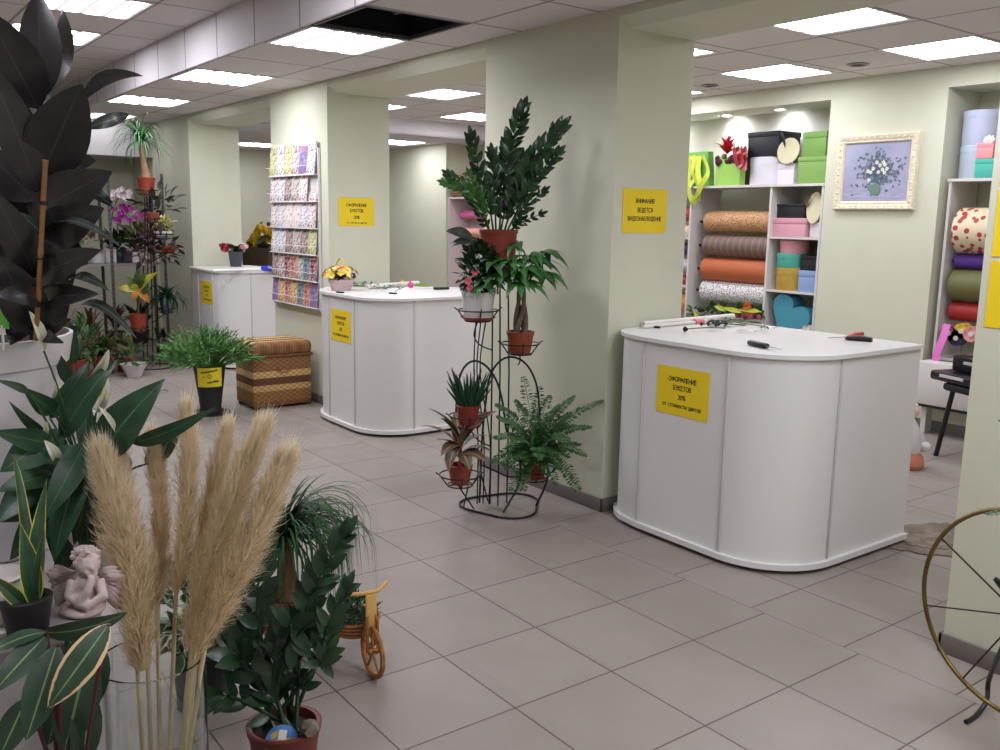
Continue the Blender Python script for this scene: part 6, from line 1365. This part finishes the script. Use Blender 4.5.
# flowers lying on the lower left shelf
p = on_y(730, 314, 5.0); t = thing('wrapped_bouquet', 'flowers in yellow wrapping lying on the low shelf under the wrapping rolls', 'bouquet', (p.x, 5.1, .741)); mb = MB(); m2 = MB(); m3 = MB(); m4 = MB()
for k in range(170): x = r1.uniform(690, 764); q = on_y(x, 318-r1.uniform(0, 13)*(.6+.4*math.sin((x-690)/74*PI)), 5.02+r1.uniform(-.03, .1)); mb.leaf(q, q+V((r1.uniform(-.1, .1), r1.uniform(-.06, .02), r1.uniform(-.02, .07))), .05, n=4)
for a, b_ in (((714, 306), (728, 311)), ((738, 310), (762, 312)), ((722, 308), (744, 313)), ((694, 313), (699, 316))): m2.leaf(on_y(*a, 4.99), on_y(*b_, 4.99), .05, up=(0, -1, .4), n=5, prof='obov', arch=.1)
for k in range(16): q = on_y(733+r1.uniform(0, 28), 318-r1.uniform(0, 6), 4.98); m3.ball(q, .022, sub=1, wob=.6)
for q0 in ((748, 306), (746, 310), (751, 312)):
    q = on_y(*q0, 4.98)
    for j in range(6): a = j*PI/3; m4.leaf(q, q+V((math.cos(a)*.05, -.01, math.sin(a)*.05)), .04, up=(0, -1, 0), n=3)
mb.build('greenery', leafmat('bouquet_leaf', (58, 98, 40), (110, 130, 56)), t); m2.build('yellow_paper', mat('lime_yellow_wrap', (178, 190, 56), .45), t); m3.build('dark_pink_buds', mat('dark_pink_buds', (150, 60, 74), .6), t); m4.build('orange_lily', mat('orange_petal', (226, 96, 40), .5), t)
# column of ribbons at the pillar's edge
for i, (y0, y1, col, nm) in enumerate(((206, 222, (176, 60, 70), 'red'), (224, 240, (226, 190, 170), 'peach'), (242, 256, (70, 60, 120), 'violet'), (258, 272, (206, 200, 210), 'white'), (274, 288, (150, 40, 50), 'crimson'), (292, 312, (222, 150, 60), 'amber'))):
    z = (on_y(685, y0, 5.15).z+on_y(685, y1, 5.15).z)/2; r = (on_y(685, y0, 5.15).z-on_y(685, y1, 5.15).z)/2*.9; x = on_y(685, 250, 5.1).x
    t = thing('ribbon_spool', f'{nm} ribbon spool in the narrow column of spools by the pillar edge', 'ribbon spool', (x, 5.15, z), 'ribbon spools by the pillar edge'); MB().tube([(x-.2, 5.15, z), (x+.07, 5.15, z)], r, 20).build('ribbon_winding', mat('ribbon_'+nm, col, .4, var=.2, scale=40), t); MB().tube([(x-.205, 5.15, z), (x+.078, 5.15, z)], r*.3, 12).build('core', m_whitep, t)
# ------------------------------------------------------------------ recess at the photo edge
shelfunit('white shelf unit with rolls in the recess beside the painting, at the photo edge', -.22, 1.38, UY0+.04, UY1, 2.03, (-.20, .9, 1.37), ((-.2, 1.37, .60), (.9, 1.37, 1.4)))
z, c = hatbox('lower pale blue round hat box in the recess at the photo edge', 953, 993, 2.03+e, 145, (186, 198, 214), Yf=5.09, rnd_=True, lid=.2, grp='boxes in the edge recess')
hatbox('upper pale blue round hat box in the recess at the photo edge', 957, 994, z+e, 109.5, (190, 198, 222), Yf=5.10, rnd_=True, lid=.2, grp='boxes in the edge recess')
z, c = hatbox('small turquoise box in front of the pale blue hat boxes', 975.5, 994, 2.03+e, 158.5, (72, 180, 162), Yf=5.055, dep=.03, grp='boxes in the edge recess')
z, c = hatbox('small pink box with a white bow on the turquoise box', 977, 994, z+e, 143, (236, 150, 156), Yf=5.055, dep=.03, grp='boxes in the edge recess')
t = thing('white_bow', 'white ribbon bow on the small pink box', 'bow', (c.x, c.y, z)); mb = MB()
for k in range(8): a = k*PI/4; mb.leaf((c.x+.02, c.y, z), (c.x+.02+.045*math.cos(a), c.y+.005, z+.035+.03*math.sin(a)), .03, up=(0, -1, 0), n=4, arch=.25)
mb.build('loops', m_paper, t)
for i, (ya, yb, c1, c2, lb, sc) in enumerate(((207, 254, (222, 206, 172), (168, 60, 56), 'beige wrapping roll with red leaf print, uppermost beside the side pillar', 17), (254, 270, (84, 46, 140), None, 'purple wrapping roll beneath the beige one beside the side pillar', 0), (270, 303, (104, 104, 58), None, 'olive green wrapping roll beside the side pillar', 0), (303, 323, (162, 36, 42), None, 'red wrapping roll, lowest beside the side pillar', 0))):
    Yq = 5.2; a, b_ = on_y(968, ya, Yq-.1), on_y(968, yb, Yq-.1); r = (a.z-b_.z)/2*.985; zc = (a.z+b_.z)/2; x0 = -.15+.015*(i == 0)
    t = thing('wrapping_roll', lb, 'wrapping roll', (x0, Yq, zc), 'wrapping paper rolls in the edge recess'); MB().tube([(x0, Yq, zc), (.86, Yq, zc)], r, 36).build('paper', rollmat('edge_roll_%d' % i, c1, c2, sc), t); MB().tube([(-.19, Yq, zc), (x0, Yq, zc)], .012, 8).build('peg', m_black, t); MB().tube([(x0-.003, Yq, zc), (x0+.002, Yq, zc)], r*.4, 16).build('core', mat('cardboard_core', 0), t)
for i, (x, y, col, nm) in enumerate(((950, 333, (40, 56, 120), 'blue printed'), (962, 331, (220, 180, 50), 'yellow'), (972, 334, (230, 150, 150), 'pink'), (957, 338, (30, 34, 70), 'navy'))):
    c = on_y(x, y, 5.06); t = thing('ribbon_spool', f'{nm} ribbon spool lying under the red roll in the edge recess', 'ribbon spool', c, 'ribbon spools in the edge recess'); MB().tube([c+V((0, -.02, 0)), c+V((0, .06, 0))], .062, 22).build('ribbon_winding', mat('spool_'+nm.replace(' ', '_'), col, .4, var=.4, scale=30, rgb2=(200, 120, 90) if i == 0 else None), t); MB().tube([c+V((0, -.025, 0)), c+V((0, .062, 0))], .02, 12).build('core', m_whitep, t)
mb = MB(); mb.strap(spline([on_y(947, 324, 5.0), on_y(943, 338, 4.97), on_y(938, 350, 4.95), on_y(934, 364, 4.94), on_y(932, 372, 4.94)], 5), .06, False, up=(0, 1, .2)); tag(mb.build('pink_ribbon_length', mat('pink_satin', (222, 116, 196), .35), None, on_y(940, 345, 4.95)), 'length of pink satin ribbon hanging out of the edge recess', 'ribbon')
# white low cabinet and black chair
xa = -.19; t = thing('low_cabinet', 'low white cabinet with a dark bottom edge under the edge recess', 'cabinet', (.5, 4.85, 0)); MB().bx(xa, 1.3, 4.80, 4.985, .245, .585, .004).build('body', m_whitep, t); MB().bx(xa-.005, 1.3, 4.795, 4.985, .225, .245).build('dark_base_edge', m_dark, t, smooth=False)
for x in (xa+.06, 1.2): MB().bx(x-.02, x+.02, 4.86, 4.96, 0, .225).build('leg', m_whitep, t, smooth=False)
lf = on_z(938.5, 459, 0); cb = V((lf.x+.24, lf.y+.2, 0))
t = thing('black_chair', 'black chair loaded with dark bags beside the side pillar', 'chair', cb)
ang = Matrix.Rotation(-.35, 3, 'Z')
def ch(x, y, z): return cb+ang @ V((x, y, z))
for sx in (-1, 1):
    for sy in (-1, 1): MB().tube([ch(sx*.24, sy*.22, 0), ch(sx*.19, sy*.17, .50)], .018, 10).build('leg', m_black, t)
Tm = Matrix.Translation(ch(0, 0, .52)) @ ang.to_4x4(); MB().box(None, (.48, .46, .06), M=Tm, bev=.025).build('seat', mat('black_upholstery', (24, 24, 26), .7), t)
Tm = Matrix.Translation(ch(.23, 0, .86)) @ ang.to_4x4() @ Matrix.Rotation(.15, 4, 'Y'); MB().box(None, (.05, .44, .40), M=Tm, bev=.025).build('backrest', mat('black_upholstery', 0), t)
for sy in (-1, 1): MB().tube([ch(.2, sy*.17, .5), ch(.22, sy*.19, .8)], .012, 8).build('back_post', m_black, t)
for i, (x, y, z, s, lb) in enumerate(((-.14, -.06, .56, (.44, .36, .07), 'flat black folder on the chair seat by the side pillar'), (-.10, .04, .632, (.40, .28, .12), 'glossy dark bag on top of the folder on the chair'))):
    Tm = Matrix.Translation(ch(x, y, z+s[2]/2-.008)) @ ang.to_4x4() @ Matrix.Rotation(.2*i, 4, 'Z'); t = thing('dark_bag', lb, 'bag', ch(x, y, z-.008)); MB().box(None, s, M=Tm, bev=.02).build('bag_body', mat('glossy_black_film', (22, 22, 28), .22), t)
    MB().box(None, (s[0]*.5, .012, .02), M=Tm @ Matrix.Translation((0, -s[1]/2-.006, .01))).build('grey_trim', m_alu, t)
p = ch(.05, .0, .765); t = thing('yellow_ribbon_roll', 'yellow paper scrap tucked among the dark bags on the chair', 'paper', p); MB().ball(p, .05, (1, .8, .7), wob=.6).build('scrap', mat('yellow_wrap', 0), t)
p = on_y(974, 416, 4.3); t = thing('yellow_tag', 'yellow tag hanging below the chair seat beside the side pillar', 'tag', p); MB().box(p+V((0, 0, .02)), (.06, .006, .1), .3, .002).build('card', m_yel, t); MB().tube([p+V((0, 0, .06)), ch(.0, .0, .5)], .002, 4).build('string', m_black, t)
# figurine half hidden by the nearest counter
c = on_z(906, 467, 0); t = thing('ceramic_figurine', 'white and salmon ceramic figurine on the floor peeking out behind the nearest counter', 'figurine', c)
MB().lathe([(.0005, 0), (.10, 0), (.115, .03), (.10, .09), (.07, .12), (.0005, .13)], c, 24).build('salmon_base', mat('salmon_ceramic', (196, 120, 96), .5), t)
mb = MB(); mb.lathe([(.075, .10), (.09, .16), (.075, .24), (.05, .31), (.03, .345), (.0005, .35)], c, 24); mb.ball(c+HR*.10+V((0, 0, .15)), .05, (1.2, 1, .8)); mb.tube([c+V((0, 0, .29)), c+HR*.07+V((0, 0, .24)), c+HR*.10+V((0, 0, .17))], [.03, .026, .02], 9); mb.build('body', m_whitepot, t)
mb = MB(); mb.ball(c+V((0, 0, .395)), .052, (1, .95, 1.1)); mb.ball(c+HR*.045+V((0, 0, .38)), .014, sub=1); mb.build('head', mat('pale_skin_ceramic', (226, 190, 176), .5), t); MB().ball(c+V((0, 0, .42))+HV*.012, .054, (1, .95, .9), wob=.3).build('hair', m_whitepot, t)
# worn board lying on the floor
pts = [on_z(896, 527, 0), on_z(930, 523, 0), on_z(958, 524, 0), on_z(972, 545, 0), on_z(962, 560, 0), on_z(930, 556, 0), on_z(905, 552, 0), on_z(884, 546, 0)]
t = thing('cardboard_sheet', 'worn brown cardboard sheet lying on the floor between the nearest counter and the side pillar', 'cardboard', pts[0]); ctr = sum(pts, V())/len(pts)
poly = []
for i in range(len(pts)):
    a, b_ = pts[i], pts[(i+1) % len(pts)]
    for k in range(5): p = a.lerp(b_, k/5); q = p+(ctr-p).normalized()*r1.uniform(-.02, .03); poly.append((q.x, q.y))
m_cb = mat('worn_cardboard', (104, 92, 80), .9, rgb2=(134, 120, 106), scale=7); MB().prism(poly[::-1] if False else poly, .001, .007).build('sheet', m_cb, t, smooth=False)
mb = MB(); mb.prism([(p[0]*.6+ctr.x*.4, p[1]*.6+ctr.y*.4) for p in poly], .0075, .010); mb.build('torn_layer', mat('pale_cardboard', (140, 126, 110), .9, rgb2=(104, 92, 80), scale=12), t, smooth=False)
# ------------------------------------------------------------------ recess far back, seen between the pillars
t = thing('shelf_unit', 'pinkish white shelf unit in the far recess behind the tall stand plant', 'shelf unit', (-6.9, 5.05, 0)); m_pk = mat('rosy_white_board', (208, 196, 196), .5)
MB().bx(-7.40, -6.05, 5.03, 5.45, 1.925, 1.95).build('top_board', m_pk, t, smooth=False); MB().bx(-7.40, -6.05, 5.40, 5.45, 0, 1.925).build('back_panel', m_pk, t, smooth=False)
for x in (-7.39, -6.06): MB().bx(x-.011, x+.011, 5.03, 5.4, 0, 1.925).build('upright', m_pk, t, smooth=False)
MB().bx(-7.38, -6.07, 5.05, 5.4, .62, .645).build('shelf_board', mat('tan_board', (176, 120, 74), .5), t, smooth=False)
for (x0, x1, y, col, lb) in ((463, 480, 214.5, (226, 120, 176), 'pink paper roll on a peg in the far recess'), (465, 486, 232, (232, 168, 150), 'peach paper roll on a peg in the far recess')):
    a, b_ = on_y(x0, y, 5.25), on_y(x1, y, 5.25); t = thing('wrapping_roll', lb, 'wrapping roll', a, 'rolls in the far recess'); MB().tube([(a.x, 5.25, a.z), (a.x+.75, 5.25, a.z)], .06, 20).build('paper', mat('far_roll_%d' % col[1], col, .5), t); MB().tube([(a.x-.03, 5.25, a.z), (a.x, 5.25, a.z)], .012, 8).build('peg', m_black, t); MB().tube([(a.x-.002, 5.25, a.z), (a.x+.001, 5.25, a.z)], .025, 10).build('core', mat('cardboard_core', 0), t)
c = on_y(466, 194, 5.2); c.z = 1.951; t = thing('wicker_basket', 'brown wicker basket with an arched handle on top of the far shelf unit', 'basket', c); m_bw = mat('brown_wicker', (142, 104, 72), .7, var=.3, scale=40)
mb = MB(); mb.lathe([(.16, 0), (.18, .02), (.21, .14), (.22, .15), (.2, .15), (.17, .05)], c, 28); 
for z in (.03, .06, .09, .12): mb.tube([c+V(((.183+.3*(z-.02)*.9)*math.cos(a), (.183+.3*(z-.02)*.9)*math.sin(a), z)) for a in [2*PI*k/28 for k in range(28)]], .012, 6, True)
mb.build('basket_body', m_bw, t); MB().tube([c+V((.2*math.cos(a), 0, .14+.2*math.sin(a))) for a in [PI*k/14 for k in range(15)]], .012, 7).build('handle', m_bw, t); MB().tube([c+V((.2*math.cos(a), -.1, .14+.16*math.sin(a))) for a in [PI*k/14 for k in range(15)]], .01, 7).build('handle', m_bw, t)
c = on_y(448, 190, 5.15); c.z = 1.951; t = thing('wicker_ball', 'round brown wicker ball beside the basket on the far shelf unit', 'decoration', c); 
mb = MB(); mb.ball(c+V((0, 0, .12)), .10); o = mb.build('core', mat('dark_wicker_braid', 0), t); mb = MB()
for k in range(9):
    ax = V((math.cos(k*1.3), math.sin(k*2.1), math.cos(k*.7))).normalized(); u = ax.orthogonal().normalized(); v2 = ax.cross(u); mb.tube([c+V((0, 0, .12))+(u*math.cos(a)+v2*math.sin(a))*.106 for a in [2*PI*i/24 for i in range(24)]], .010, 5, True)
mb.build('woven_bands', m_bw, t)
